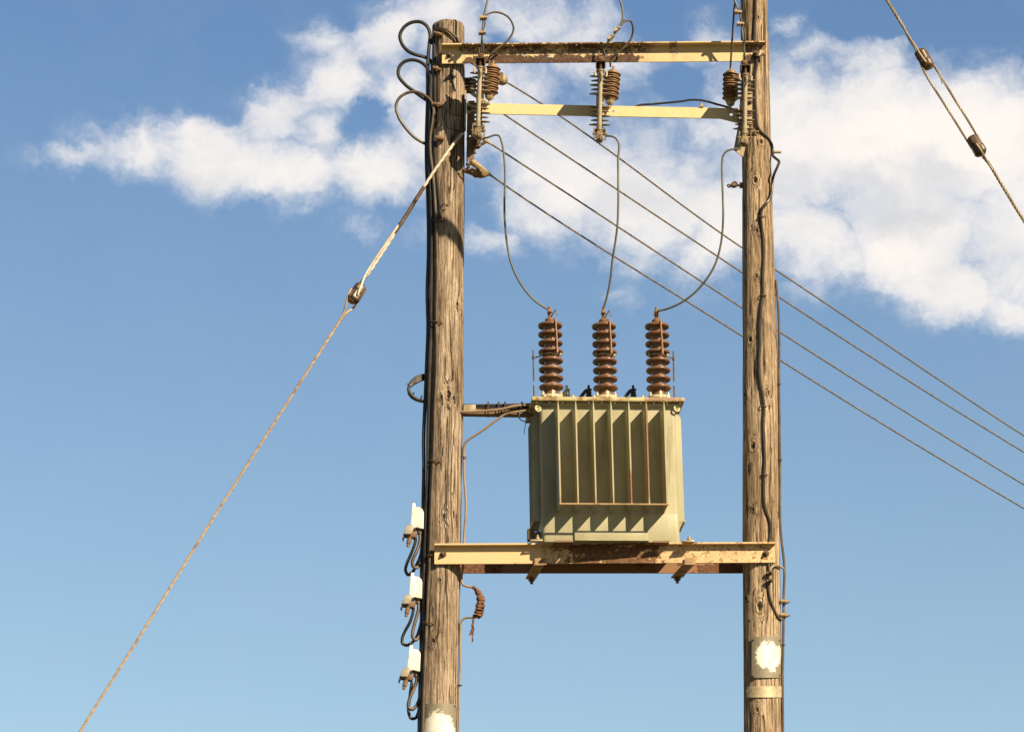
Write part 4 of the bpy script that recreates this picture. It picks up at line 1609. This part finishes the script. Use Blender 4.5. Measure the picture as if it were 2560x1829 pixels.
def guys():
    # left guy
    Yp = -.155
    top = [(1157, 333, -.125), (1140, 353, -.15), (1122, 376, -.165), (1107, 397, -.17), (1085, 428, -.165), (1065, 459, -.165), (1013.6, 540.6, -.175), (950, 640, -.19), (915, 691, -.19), (901, 708, -.16), (894, 722, -.15)]
    bot = [(862, 782, -.21), (800, 879, -.23), (721, 1002, -.25), (625, 1151, -.28), (529, 1301, -.31), (371.7, 1554, -.36), (199, 1829, -.42)]
    tp, bt = NP(top), NP(bot)
    d = (bt[-1] - bt[-2]).normalized()
    anchor = bt[-1] + d * (bt[-1].z / -d.z)
    t = thing('guy_wire', 'pale twisted guy wire slanting down to the left from the left pole', 'guy wire', anchor, 'guy wires')
    m = MB()
    twisted(m, spline(tp, 8), .0112, 3, .17, 7)
    # upper loop's second leg and its wrap end
    s2 = NP([(1015, 537, -.16), (990, 572, -.19), (908, 700, -.215), (904, 711, -.250), (898, 726, -.268), (894, 738, -.262), (893, 741, -.245)])
    m.tube(spline(s2, 8), .0075, 7)
    # old darker tie by the pole
    m.build('upper_strand', M['strand_pale'], t)
    w = MB()
    wp = resample(spline(NP([(1060, 467, -.165), (1013.6, 541, -.175), (985, 585, -.18)]), 10), .02)
    w.tube(wp, .0155, 8)
    w.jitter(.004, 60)
    w.build('binding', M['steel_dark'], t)
    m = MB()
    low = spline(bt, 10) + [anchor]
    twisted(m, low, .0103, 3, .19, 7)
    for pts in ([(878, 722, -.21), (869, 744, -.235), (864, 764, -.225), (859, 783, -.21), (850, 800, -.212)], [(892, 762, -.14), (880, 772, -.19), (866, 783, -.215), (852, 800, -.215)]):
        m.tube(spline(NP(pts), 8), .0085, 7)
    m.build('lower_strand', M['strand_rusty'], t)
    c = P(891.5, 734, -.2)
    ax = P(903, 713, -.2) - P(880, 755, -.2)
    ax = ax.normalized() + Vector((0, .35, 0))
    guy_insulator(c, ax, .165, .108, 'brown glazed strain insulator on the left guy wire', .5)
    # tie round the left pole
    o = MB()
    o.tube(spline([surf(LP, x, y, .008) for x, y in ((1156, 318), (1140, 345), (1122, 372), (1104, 402), (1092, 425))], 8), .007, 7)
    tag(o.build('tie_wire', M['steel']), 'dull wire tail wrapped across the left pole above the guy wire', 'wire')
    # right guy
    Yr = .0
    dirn = (P(2560, 552, Yr) - P(2462, 386, Yr)).normalized()
    a0 = P(1894, -530, 0)
    t = thing('guy_wire', 'twisted guy wire with two insulators slanting across the upper right corner', 'guy wire', P(2560, 552, Yr), 'guy wires')
    m = MB()
    twisted(m, spline([Vector((P(1893, 0, 0).x + .1, 0, a0.z - .05))] + NP([(2217, 0), (2238, 34.5), (2264, 76)], Yr), 8), .0125, 3, .10, 7)
    m.tube(spline(NP([(2258, 66, -.01), (2270, 88, -.03), (2288, 115, -.05), (2302, 138, -.06), (2315, 156, -.055)]), 8), .0085, 7)
    m.tube(spline(NP([(2262, 74, .01), (2272, 96, .03), (2288, 122, .05), (2299, 145, .05)]), 8), .0085, 7)
    m.build('upper_strand', M['strand'], t)
    m = MB()
    twisted(m, spline(NP([(2298, 150, 0), (2310, 177.6, -.02), (2362, 262, -.02), (2415.5, 348, -.01), (2430, 372, .02)]), 8), .0095, 3, .08, 6)
    twisted(m, spline(NP([(2318, 140, .03), (2334.5, 164, .02), (2387, 249, .02), (2439.6, 334.5, .01), (2448, 350, .04)]), 8), .0095, 3, .08, 6)
    m.tube(spline(NP([(2345, 183, .015), (2352, 197, .005), (2355, 210, .0)]), 6), .004, 6)
    m.build('double_strand', M['strand'], t)
    m = MB()
    low = NP([(2455, 388, 0), (2475, 413, 0), (2486, 431, 0), (2517, 483, 0), (2560, 552, 0)], 0)
    d = (low[-1] - low[-2]).normalized()
    low.append(low[-1] + d * (low[-1].z / -d.z))
    twisted(m, spline(low, 8), .0125, 3, .10, 7)
    m.tube(spline(NP([(2441, 360, -.055), (2452, 376, -.05), (2466, 400, -.02), (2484, 429, 0)]), 8), .0085, 7)
    m.build('lower_strand', M['strand'], t)
    ax = P(2303, 130, 0) - P(2320, 160, 0)
    guy_insulator(P(2311, 148, 0), ax, .165, .108, 'upper of the two brown insulators on the right guy wire, against white cloud', .35)
    guy_insulator(P(2442, 364, 0), ax, .165, .108, 'lower of the two brown insulators on the right guy wire', .75)


guys()


# ---------------------------------------------------------------- cables up the left pole
def left_cables():
    g = 'cables up the left pole'
    r = .0140

    def cab(pts, mat, label, rr=r, group=g):
        o = MB().tube(spline(pts, 8), rr, 10).build('pole_cable', mat)
        return tag(o, label, 'cable', group)
    Y1 = -.07
    one = [(1075, 330, -.02), (1071, 249, .0), (1069, 146, -.03), (1058, 142, -.05), (1045, 139, -.06), (1019.5, 127.5, -.06), (1004, 108, -.06), (999.7, 90.6, -.06), (1008, 71, -.06), (1031, 56, -.06), (1053.5, 56, -.06), (1068, 67, -.06), (1075, 86, -.06), (1073, 113, -.06), (1070, 150, -.06), (1069, 250, -.06), (1066.5, 330, -.06), (1066, 400, -.06), (1069, 480, -.06), (1071, 560, -.06), (1071, 640, -.06), (1068, 730, -.06), (1070, 820, -.06), (1067, 900, -.06), (1063, 1000, -.05), (1059, 1100, -.05), (1059.5, 1160, -.05), (1058, 1250, -.04), (1056, 1340, -.04), (1054, 1430, -.04), (1054, 1560, -.04), (1050.5, 1700, -.04), (1048, 1829, -.04), (1046, 1960, -.04), (1042, 2400, -.04)]
    cab(NP(one), M['cable'], 'outermost black cable down the left pole, its top loop the highest of three')
    two = [(1085, 420, -.06), (1078, 330, -.03), (1072, 255, -.03), (1055, 243, -.04), (1036.5, 229.5, -.05), (1011, 209.6, -.07), (996.4, 189, -.08), (997, 171, -.08), (1008, 156.5, -.08), (1031, 150, -.08), (1050.6, 155, -.08), (1066, 167, -.08), (1073.7, 182, -.08), (1076, 227, -.085), (1075, 290, -.085), (1073, 340, -.085), (1073, 400, -.085), (1077, 480, -.09), (1079, 560, -.09), (1079, 640, -.09), (1077.5, 730, -.09), (1078, 820, -.09), (1075, 900, -.09), (1072, 1000, -.085), (1070, 1100, -.08), (1070, 1160, -.08), (1067, 1250, -.08), (1064, 1340, -.08), (1062, 1400, -.08), (1060, 1480, -.08), (1061, 1560, -.08), (1058, 1650, -.08), (1054, 1740, -.07), (1052, 1829, -.07), (1050, 1960, -.07), (1046, 2400, -.07)]
    cab(NP(two), M['cable'], 'middle black cable down the left pole, with the second of three loops')
    three = [(1074, 420, .0), (1068, 363, -.03), (1052, 354, -.05), (1039, 345.6, -.06), (1014, 320, -.08), (995, 289, -.09), (990, 266, -.09), (997, 247, -.09), (1016.7, 233, -.09), (1039, 230, -.095), (1062, 239, -.1), (1078, 253, -.105), (1084, 271, -.11), (1082, 300, -.11), (1076, 340, -.105), (1076, 380, -.105), (1082, 430, -.11), (1087, 490, -.115), (1090, 545, -.12), (1092, 600, -.12), (1093, 700, -.12), (1091, 800, -.12), (1092, 860, -.12), (1091, 940, -.12), (1088, 1000, -.12), (1086, 1080, -.118), (1084, 1150, -.118), (1080, 1220, -.116), (1078, 1290, -.116), (1076, 1350, -.116), (1075, 1400, -.116), (1071, 1480, -.116), (1067, 1560, -.116), (1064, 1640, -.116), (1060, 1720, -.116), (1057, 1829, -.116), (1054, 1960, -.116), (1050, 2400, -.116)]
    cab(NP(three), M['cable_brown'], 'innermost brown cable down the left pole, with the lowest of three loops', .0115)
    four = [(1083, 90, -.06), (1086, 78, -.09), (1096, 71, -.125), (1113, 73, -.135), (1134, 87, -.135), (1148, 106, -.13), (1152, 116, -.13)]
    cab([surf(LP, x, y, .012) for x, y, _ in four], M['cable_brown'], 'short brown cable arching over the front of the left pole top', .0075)
    five = [(1079, 112), (1082, 92), (1090, 78), (1104, 74), (1122, 84), (1137, 100), (1141, 116)]
    cab([surf(LP, x, y, .012) for x, y in five], M['cable_brown'], 'second brown cable close under the arched one at the left pole top', .006)
    six = [(1084, 95), (1086, 140), (1087, 220), (1088, 300), (1086, 360), (1090, 420), (1096, 480), (1100, 520), (1101, 545)]
    cab([surf(LP, x, y, .008) for x, y in six], M['cable'], 'dark earth strap on the left pole between cable cleats and sawn top', .012)
    thin = [(1104, 268), (1120, 280), (1140, 287), (1158, 292)]
    tag(MB().tube(spline([surf(LP, x, y, .004) for x, y in thin], 6), .0028, 6).build('tie_wire', M['steel_dark']), 'thin dark wire across the left pole at the third cleat', 'wire')
    thin = [(1104, 272), (1110, 300), (1118, 318), (1135, 325), (1156, 327)]
    tag(MB().tube(spline([surf(LP, x, y, .004) for x, y in thin], 6), .0028, 6).build('tie_wire', M['steel_dark']), 'thin dark wire drooping below the third cleat on the left pole', 'wire')
    # cleats
    for k, (x, y) in enumerate(((1096, 86), (1093, 173), (1097, 263), (1100, 347))):
        c = surf(LP, x, y, .012)
        m = MB()
        m.box(c, (.045, .04, .035), Euler((.3, .2 + k, .2)).to_matrix(), ch=.012)
        m.tube([c + Vector((-.035, -.01, .01)), c + Vector((.03, -.015, -.012))], .013, 8)
        m.jitter(.003, 50)
        tag(m.build('cable_cleat', M['steel_rust']), ['topmost', 'second', 'third', 'lowest'][k] + ' knobbly cable cleat on the left pole beside the black cables', 'cleat', 'cleats on the left pole')
    # staples over the tan cable
    words = ['below the guy wire', 'level with the bushing tops', 'level with the fins', 'beside the front beam', 'beside the middle fuse box']
    for k, (x, y) in enumerate(((1093, 549), (1090, 803), (1085, 1150), (1073, 1386), (1069, 1555))):
        pts = [surf(LP, x - 11, y + 2, .0), P(x - 9, y, -.125), P(x, y, -.142), P(x + 8, y + 1, -.138), surf(LP, x + 16, y + 4, .004)]
        tag(MB().tube(spline(pts, 5), .0055, 6).build('cable_staple', M['steel_dark']), 'dark staple holding the inner cable on the left pole, ' + words[k], 'staple', 'staples on the left pole')
    pts = [surf(LP, 1107, 512, .003), P(1106, 511, -.15), P(1116, 511, -.16), P(1121, 514, -.155), P(1112, 515, -.15)]
    tag(MB().tube(spline(pts, 5), .004, 6).build('wire_hook', M['steel_dark']), 'bent wire hook sticking out of the left pole below the guy wire', 'hook')
    # coil of spare cable
    t = thing('cable_coil', 'small black cable coil tied to the left pole level with the transformer lid', 'cable', P(1060, 970, -.03))
    for off in (0, .014, .028):
        cc = [(1070, 938 + off * 300, .0), (1058, 938 + off * 350, -.02), (1041, 944 + off * 380, -.05), (1027, 957 + off * 250, -.06), (1021.5, 972, -.06 - off), (1024, 985 - off * 150, -.06 - off), (1035, 996 - off * 100, -.05 - off), (1048, 1001 - off * 50, -.04 - off), (1062, 1004, -.01)]
        MB().tube(spline(NP(cc), 8), .0125, 10).build('turn', M['black'], t)
    s = MB().tube(NP([(1015, 960, -.07), (1024, 960, -.07)]), .003, 6)
    s.tube(NP([(1034, 986, -.08), (1034, 980, -.085)]), .006, 6)
    s.tube(NP([(1053, 998, -.08), (1054, 988, -.085)]), .006, 6)
    s.build('tie', M['black'], t)


left_cables()


# ---------------------------------------------------------------- white fuse boxes
def fuse_boxes():
    def make():
        t = thing('fuse_box', '-', 'fuse box', P(1048, 1320, -.06), 'white fuse boxes on the left pole')
        Y = -.09
        dp = .11
        b = MB()
        pts = [P(1038, 1317, Y), P(1059, 1321, Y), P(1059.5, 1281, Y), P(1057, 1273, Y), P(1050, 1267, Y), P(1038, 1265, Y)]
        n = len(pts)
        b.add(pts + [q + EY * dp for q in pts], [tuple(range(n)), tuple(range(n, 2 * n))[::-1]] + [(i, (i + 1) % n, n + (i + 1) % n, n + i) for i in range(n)])
        b.build('body', M['white'], t, bevel=.006)
        c = MB()
        pts = [P(1026, 1316, Y - .012), P(1038.5, 1319, Y - .012), P(1038.5, 1257, Y - .012), P(1031, 1256, Y - .012)]
        n = 4
        c.add(pts + [q + EY * (dp + .024) for q in pts], [tuple(range(n)), tuple(range(n, 2 * n))[::-1]] + [(i, (i + 1) % n, n + (i + 1) % n, n + i) for i in range(n)])
        c.build('cover', M['white'], t, bevel=.005)
        k = MB()
        pts = [P(1009, 1333, Y - .015), P(1028, 1334, Y - .015), P(1034, 1320, Y - .015), P(1033, 1313, Y - .015), P(1017, 1312, Y - .015)]
        n = 5
        k.add(pts + [q + EY * .012 for q in pts], [tuple(range(n)), tuple(range(n, 2 * n))[::-1]] + [(i, (i + 1) % n, n + (i + 1) % n, n + i) for i in range(n)])
        k.prism([(0, 0), (.12, 0), (.12, .004), (0, .004)], P(1017, 1312, Y - .015), P(1033, 1313, Y - .015), EY, EZ)
        k.build('flap', M['greyflap'], t, bevel=.002)
        h = MB()
        h.prism([(-.004, 0), (.10, 0), (.10, .006), (-.004, .006)], P(1005.5, 1344, Y), P(1012, 1324, Y), EY, EX)
        h.box(P(1029, 1337, Y + .04), (.075, .07, .045), Matrix.Rotation(.18, 3, 'Y'), ch=.006)
        h.tube([P(1025, 1343, Y + .02), P(1021, 1358, Y + .02)], .017, 10)
        h.tube([P(1021.5, 1356, Y + .02), P(1019.5, 1366, Y + .02)], .012, 8)
        h.tube([P(1012, 1340, Y + .04), P(1040, 1340, Y + .04)], .013, 10)
        h.build('bracket', M['steel_rust'], t)
        s = MB()
        s.tube([P(1047, 1319, Y + .04), P(1050, 1334, Y + .04)], .020, 14)
        s.box(P(1048, 1321, Y + .05), (.062, .09, .012), ch=.003)
        s.build('socket', M['cable_brown'], t)
        return t
    f = make()
    base = f.location.copy()
    words = ['topmost', 'middle', 'lowest']
    dd = [(0, 0), (-4, 174), (-8.5, 356)]
    for k in range(3):
        o = f if k == 0 else copy_tree(f)
        o['label'] = words[k] + ' of the three white fuse boxes on the left side of the left pole'
        o.location = P(1048 + dd[k][0], 1320 + dd[k][1], -.06)
        if k:
            o.rotation_euler = (0, rad((0, .5, 2)[k]), 0)
    loops = [
        ([(1049.5, 1330, -.05), (1050, 1345, -.055), (1047, 1362, -.06), (1041, 1378, -.07), (1034, 1393, -.075), (1030.5, 1405, -.075), (1034, 1416, -.07), (1042, 1418, -.06), (1048, 1408, -.05), (1051.5, 1392, -.04), (1054, 1374, -.03), (1058, 1340, -.02)],
         [(1039, 1343, -.03), (1038, 1354, -.03), (1033, 1370, -.03), (1024, 1392, -.02), (1016.5, 1410, -.02), (1014, 1426, -.02), (1020, 1436, -.02), (1030, 1430, -.01), (1040, 1414, .0), (1049, 1394, .0), (1056, 1370, .01)]),
        ([(1046, 1504, -.05), (1046.5, 1518, -.055), (1043, 1535, -.06), (1037, 1556, -.07), (1032, 1577, -.075), (1032, 1592, -.075), (1039, 1599, -.07), (1046, 1592, -.06), (1051, 1574, -.05), (1054, 1550, -.04), (1057, 1520, -.02)],
         [(1034, 1520, -.03), (1031, 1536, -.03), (1024, 1556, -.03), (1012, 1578, -.02), (1005.5, 1596, -.02), (1006, 1607, -.02), (1016, 1612, -.02), (1030, 1605, -.01), (1041, 1592, .0), (1049, 1570, .0), (1055, 1540, .01)]),
        ([(1041, 1687, -.05), (1041.5, 1700, -.055), (1036, 1718, -.06), (1027, 1738, -.07), (1021, 1757, -.075), (1021.5, 1768, -.075), (1030, 1772, -.07), (1040, 1764, -.06), (1047, 1750, -.05), (1051, 1730, -.04), (1054, 1700, -.02)],
         [(1030, 1705, -.03), (1027, 1722, -.03), (1024, 1745, -.03), (1021.5, 1765, -.02), (1022, 1782, -.02), (1029, 1795, -.02), (1038, 1794, -.01), (1045, 1782, .0), (1048, 1765, .0), (1051, 1740, .01)]),
    ]
    for k, (a, b) in enumerate(loops):
        o = MB().tube(spline(NP(a), 8), .0125, 12).build('cable_loop', M['cable_brown'])
        tag(o, 'front brown cable loop hanging under the %s white fuse box' % words[k], 'cable', 'cable loops under the fuse boxes')
        o = MB().tube(spline(NP(b), 8), .0115, 12).build('cable_loop', M['cable'])
        tag(o, 'rear darker cable loop reaching lower under the %s white fuse box' % words[k], 'cable', 'cable loops under the fuse boxes')


fuse_boxes()


# ---------------------------------------------------------------- cable run from pole to transformer and the earth cable
def cable_run():
    t = thing('cable_tray', 'dark tied bundle of cables bridging from the left pole to the transformer lid', 'cable bundle', P(1158, 1022, -.02))
    m = MB()
    for k, (y0, y1, Y) in enumerate(((1013, 1012, -.02), (1019, 1019, -.035), (1027, 1027, .0), (1033, 1033, .03))):
        m.tube(spline(NP([(1140, y0, Y), (1190, y0 + 1, Y), (1260, y1 + 1, Y), (1345, y1 - 1, Y + .02)]), 8), .0135, 10)
    m.build('cables', M['cable'], t)
    r = MB()
    r.prism([(0, 0), (.08, 0), (.08, .006), (.006, .006), (.006, .05), (0, .05)], P(1157, 1033, -.05), P(1330, 1036, -.03), EY, EZ)
    r.build('tray_rail', M['steel_rust'], t)
    side_plate = MB().box(P(1174, 1020, -.052), (.09, .006, .056), ch=.002)  # pale galvanised plate at the pole end of the tray
    side_plate.build('tray_plate', M['galv'], t)
    for x in (1220, 1246, 1262, 1304):
        c = MB()
        a = P(x, 1023, -.02)
        c.tube([a + Vector((0, -.048, .036)), a + Vector((0, -.048, -.04)), a + Vector((0, .05, -.045)), a + Vector((0, .05, .036)), a + Vector((0, -.048, .036))], .005, 6)
        c.tube([a + Vector((0, -.03, .030)), a + Vector((0.003, -.03, .052))], .006, 6)
        c.build('cable_tie', M['black'], t)
    c = MB().tube(spline(NP([(1150, 1029, -.07), (1190, 1028, -.075), (1228, 1025, -.08), (1255, 1022, -.075), (1290, 1014, -.07), (1335, 1012, -.05)]), 8), .0095, 10)
    c.build('pale_cable', M['cable_tan'], t)
    e = NP([(1330, 1024, -.10), (1300, 1028, -.10), (1276, 1032, -.095), (1262, 1036, -.09), (1245, 1047, -.085), (1226, 1061, -.08), (1207, 1075, -.07), (1190, 1086, -.06), (1172, 1098, -.05), (1163, 1107, -.045), (1160, 1120, -.04), (1159.5, 1145, -.035), (1160, 1180, -.035), (1163, 1225, -.04), (1165, 1262, -.045), (1164, 1295, -.05), (1161, 1330, -.05), (1159, 1375, -.05), (1157, 1420, -.05), (1154.5, 1452, -.05), (1158, 1461, -.055), (1168, 1465, -.06), (1180, 1467, -.06), (1188, 1473, -.065)])
    o = MB().tube(spline(e, 8), .0092, 10).build('earth_cable', M['cable_tan'])
    tag(o, 'tan cable dropping from the transformer lid and down the right side of the left pole', 'cable')
    b = NP([(1198, 1539, -.06), (1184, 1543, -.06), (1170, 1543, -.055), (1159, 1546, -.05), (1152.5, 1555, -.045), (1151, 1575, -.04), (1150.5, 1640, -.04), (1148, 1720, -.04), (1147, 1829, -.04), (1144, 1960, -.04), (1140, 2400, -.04)])
    o = MB().tube(spline(b, 8), .0085, 10).build('earth_cable', M['cable_tan'])
    tag(o, 'tan cable running down the right side of the left pole from the ragged taped joint', 'cable')
    w = thing('taped_joint', 'ragged rust brown taped cable joint hanging beside the left pole below the platform', 'cable joint', P(1195, 1500, -.06))
    m = MB()
    sp = spline(NP([(1183, 1467, -.06), (1192, 1476, -.065), (1199, 1488, -.065), (1202, 1500, -.065), (1200, 1514, -.065), (1196, 1528, -.06), (1193, 1540, -.06)]), 10)
    n = len(sp)
    m.tube(sp, [.012 + .017 * min(1, i / n * 2.2) + .006 * math.sin(i * 1.1) * (i / n) for i in range(n)], 14)
    m.jitter(.010, 32)
    m.jitter(.006, 80)
    m.build('wrapping', M['tape'], w)
    for (pts, r) in ((((1186, 1536), (1182, 1552), (1180, 1570), (1176, 1588)), .011), (((1184, 1545), (1183, 1570), (1181, 1590), (1182, 1604)), .008), (((1203, 1500), (1209, 1515), (1207, 1530), (1203, 1542)), .010)):
        f = MB()
        sp = spline([P(x, y, -.07) for x, y in pts], 10)
        f.tube(sp, [r * (1 - .4 * i / len(sp)) for i in range(len(sp))], 8, flat=.45)
        f.jitter(.008, 45)
        f.build('loose_tape', M['tape'], w)
    for x, y, word in ((1159.5, 1142, 'under its bend'), (1153, 1377, 'behind the front platform beam'), (1148.5, 1711, 'near the bottom of the picture')):
        pts = [P(x - 5, y, -.02), P(x, y, -.055), P(x + 5, y + 1, -.05), P(x + 4, y + 1, 0)]
        tag(MB().tube(spline(pts, 4), .0045, 6).build('cable_staple', M['steel_dark']), 'dark staple on the tan cable, ' + word, 'staple', 'staples on the earth cable')
    m = MB().tube(spline(NP([(1334, 1048, -.1), (1320, 1054, -.12), (1305, 1051, -.12), (1298, 1044, -.12), (1298, 1036, -.12), (1306, 1031, -.11)]), 8), .004, 6)
    m.tube(spline(NP([(1316, 1055, -.12), (1312, 1068, -.12), (1311, 1084, -.12)]), 6), .0025, 6)
    tag(m.build('loose_wire', M['black']), 'thin black loose wire curling at the transformer\'s upper left corner', 'wire')


cable_run()


# ---------------------------------------------------------------- cables and fittings on the right pole
def right_pole():
    c1 = [(1889, -200), (1890, -60), (1889, 0), (1888, 40), (1886, 80), (1885, 108)]
    back = [surf(RP, x, y, .010) for x, y in c1] + [surf(RP, 1888, 135, .012)]
    c2 = [(1892, 157), (1888.5, 183), (1887, 207), (1887.5, 240), (1889, 266), (1891, 300), (1895, 318), (1904, 331), (1916, 342), (1925, 353), (1930, 364)]
    mid = [surf(RP, x, y, .011) for x, y in c2]
    c3 = [(1931, 378, -.02), (1931, 388, -.05), (1938, 395, -.09), (1947.5, 404, -.11), (1944, 416, -.13), (1936, 434, -.12), (1931, 452, -.09), (1930, 472, -.09), (1927, 490, -.11), (1919, 504, -.135), (1908, 516, -.14), (1903.5, 530, -.135)]
    lower = [(1904, 560), (1908, 593), (1909, 640), (1907, 690), (1907, 738), (1903, 765), (1900, 800), (1900, 860), (1898, 926.5), (1902, 965), (1908, 993), (1910, 1020), (1908, 1060), (1909.5, 1100), (1911.5, 1143), (1910, 1193), (1911.5, 1259), (1916, 1280), (1923, 1299), (1926.5, 1326), (1924, 1345), (1920, 1366)]
    pts = back + mid + NP(c3) + [surf(RP, x, y, .012) for x, y in lower]
    o = MB().tube(spline(pts, 8), .0105, 10).build('pole_cable', M['cable'])
    tag(o, 'black cable snaking down the front of the right pole, kinked out near the stud bolt', 'cable', 'cables on the right pole')
    # knotted joint under the beam
    t = thing('cable_joint', 'cable joint with two small bolt clamps on the right pole just under the platform beam', 'cable joint', surf(RP, 1924, 1440, .02))
    a = [surf(RP, 1921, 1400, .012), surf(RP, 1922, 1412, .02), surf(RP, 1924, 1432, .025), surf(RP, 1924, 1451, .025), surf(RP, 1922.5, 1467, .016), surf(RP, 1926, 1492, .014), surf(RP, 1934, 1518, .014), surf(RP, 1946, 1541, .014), P(1955, 1548, -.06), P(1959, 1542, -.05), P(1960, 1530, -.045)]
    MB().tube(spline(a, 8), .0085, 9).build('tail', M['cable_brown'], t)
    b = [surf(RP, 1925, 1452, .03), surf(RP, 1925, 1430, .03), surf(RP, 1927, 1420, .03), surf(RP, 1934, 1414, .025), surf(RP, 1944, 1413, .02), P(1953, 1417, -.06), P(1960, 1421, -.04)]
    MB().tube(spline(b, 8), .0085, 9).build('tail', M['cable_tan'], t)
    for y in (1432, 1451.5):
        c = MB()
        p = surf(RP, 1924.5, y, .028)
        c.box(p, (.040, .03, .022), ch=.003)
        c.hexbolt(p + Vector((.010, -.014, 0)), -EY, .011, .014)
        c.tube([p + Vector((-.018, -.02, .0)), p + Vector((-.018, .01, 0))], .010, 6)
        c.build('clamp', M['steel_dark'], t)
    # cable along the right edge
    e = [(1940, 700, -.03), (1943.5, 740, -.03), (1946.5, 783, -.03), (1948, 852, -.03), (1947.5, 960, -.03), (1949, 1060, -.03), (1950, 1149.5, -.03), (1950, 1276, -.03), (1951, 1316, -.03), (1955.5, 1362.5, -.04), (1960.5, 1410, -.04), (1961, 1440, -.04), (1959.5, 1479, -.04), (1959, 1548, -.04), (1957.5, 1626, -.04), (1956.5, 1703, -.04), (1957.5, 1827, -.04), (1958, 1960, -.04), (1960, 2400, -.04)]
    o = MB().tube(spline(NP(e), 8), .0095, 10).build('pole_cable', M['cable_brown'])
    tag(o, 'brown cable running straight down the right edge of the right pole', 'cable', 'cables on the right pole')
    for y, w in ((1504, 'upper'), (1538, 'lower')):
        c = MB()
        p = P(1959.5, y, -.045)
        c.tube([p + Vector((-.025, -.02, 0)), p + Vector((.012, -.02, 0))], .017, 12)
        c.box(p + Vector((0, 0, 0)), (.03, .045, .03), ch=.004)
        c.hexbolt(p + Vector((.01, -.01, 0)), EX, .016, .02)
        tag(c.build('bolt_clamp', M['steel']), '%s brass coloured bolt clamp joining two cables at the right edge of the right pole' % w, 'clamp', 'bolt clamps on the right pole')
    for k, (x, y) in enumerate(((1907.5, 738), (1908.5, 1015), (1911, 1186), (1903.5, 541))):
        pts = [surf(RP, x - 8, y, .0), surf(RP, x - 5, y, .024), surf(RP, x, y, .030), surf(RP, x + 5, y, .024), surf(RP, x + 8, y, .0)]
        w = ['between the third and fourth knots', 'below the right hand knot', 'highest above the platform beam by a hand', 'just under the kink'][k]
        w = ['level with the bushing tops', 'level with the lid', 'level with the fins', 'just below the kink'][k]
        tag(MB().tube(spline(pts, 4), .004, 6).build('cable_staple', M['steel_dark']), 'dark staple on the right pole front cable, ' + w, 'staple', 'staples on the right pole')
    for k, (x, y) in enumerate(((1947, 959), (1950, 1148), (1957.5, 1611))):
        pts = [P(x - 5, y, -.02), P(x - 3, y, -.05), P(x + 4, y, -.05), P(x + 5, y, -.02), P(x - 6, y + 1, .0)]
        tag(MB().tube(spline(pts, 4), .004, 6).build('cable_staple', M['steel_dark']),
            'dark staple on the right pole edge cable, ' + ['level with the lid', 'level with the fins', 'beside the worn plate'][k], 'staple', 'staples on the right pole')
    # stud bolt and eye bolt
    s = MB()
    s.tube(NP([(1925, 380.5, .0), (1953, 380.5, .0)]), .0105, 10)
    s.tube(NP([(1929, 380.5, 0), (1936, 380.5, 0)]), .017, 6)
    tag(s.build('stud_bolt', M['steel']), 'threaded stud bolt sticking out of the right side of the right pole', 'bolt')
    s = MB()
    s.tube(NP([(1860, 463.5, 0), (1824, 463.5, 0)]), .009, 10)
    s.tube(NP([(1857, 463.5, 0), (1849, 463.5, 0)]), .024, 6)
    s.tube(NP([(1838, 463, 0), (1829, 463, 0)]), .022, 6)
    s.torus(P(1836, 461.5, -.0), (0.3, 1, 0), .020, .008, 16, 6)
    s.torus(P(1823, 464.5, -.0), (0.2, .5, 1), .013, .006, 14, 6)
    tag(s.build('eye_bolt', M['steel_dark']), 'dark eye bolt with nuts sticking out of the left side of the right pole', 'bolt')

    def plate(tab, x0, x1, y0, y1, lift, name, mat, label, cat, screws=(), nx=14):
        m = MB()
        vs, fs = [], []
        org = surf(tab, (x0 + x1) / 2, (y0 + y1) / 2, lift)
        for lf in (lift, lift - .004):
            for y in (y0, y1):
                for i in range(nx + 1):
                    vs.append(surf(tab, x0 + (x1 - x0) * i / nx, y, lf))
        n = nx + 1
        for i in range(nx):
            fs.append((i, i + 1, n + i + 1, n + i))
            fs.append((2 * n + i, 3 * n + i, 3 * n + i + 1, 2 * n + i + 1))
            fs.append((i, 2 * n + i, 2 * n + i + 1, i + 1))
            fs.append((n + i, n + i + 1, 3 * n + i + 1, 3 * n + i))
        fs += [(0, n, 3 * n, 2 * n), (nx, 2 * n + nx, 3 * n + nx, n + nx)]
        m.add(vs, fs)
        t = thing(name, label, cat, org)
        m.build('sheet', mat, t)
        for x, y in screws:
            p = surf(tab, x, y, lift)
            MB().tube([p + EY * .004, p - EY * .006], .0085, 8).build('screw', M['steel_dark'], t)
        return t
    plate(RP, 1879, 1952, 1591, 1693, .010, 'sign_plate', mat_worn_sign('worn_zinc_sign', (.016, .012), .098, .108, 2.0), 'grey metal plate with a worn white patch, no lettering left, on the right pole', 'plate',
          ((1884, 1597), (1949, 1600), (1884, 1688), (1949, 1687)))
    plate(LP, 1059, 1140, 1758, 1850, .008, 'sign_plate', mat_worn_sign('worn_zinc_sign_low', (-.01, -.06), .115, .135, 5.0), 'grey metal plate with flaking white paint at the foot of the left pole in view', 'plate',
          ((1062, 1764), (1137, 1764)))
    plate(RP, 1866, 1954, 1714, 1742, .008, 'metal_band', mat_basic('pale_metal_band', (.50, .42, .27), .5, .15, var=.25, dirt=(.24, .17, .1), dirt_amt=.6, dirt_scale=20), 'pale creased metal band around the right pole under the plate', 'band', ((1868, 1727),))


right_pole()

for o in scene.objects:
    if o.get('label') and not 4 <= len(o['label'].split()) <= 16:
        print('LABEL', o.name, len(o['label'].split()), o['label'])
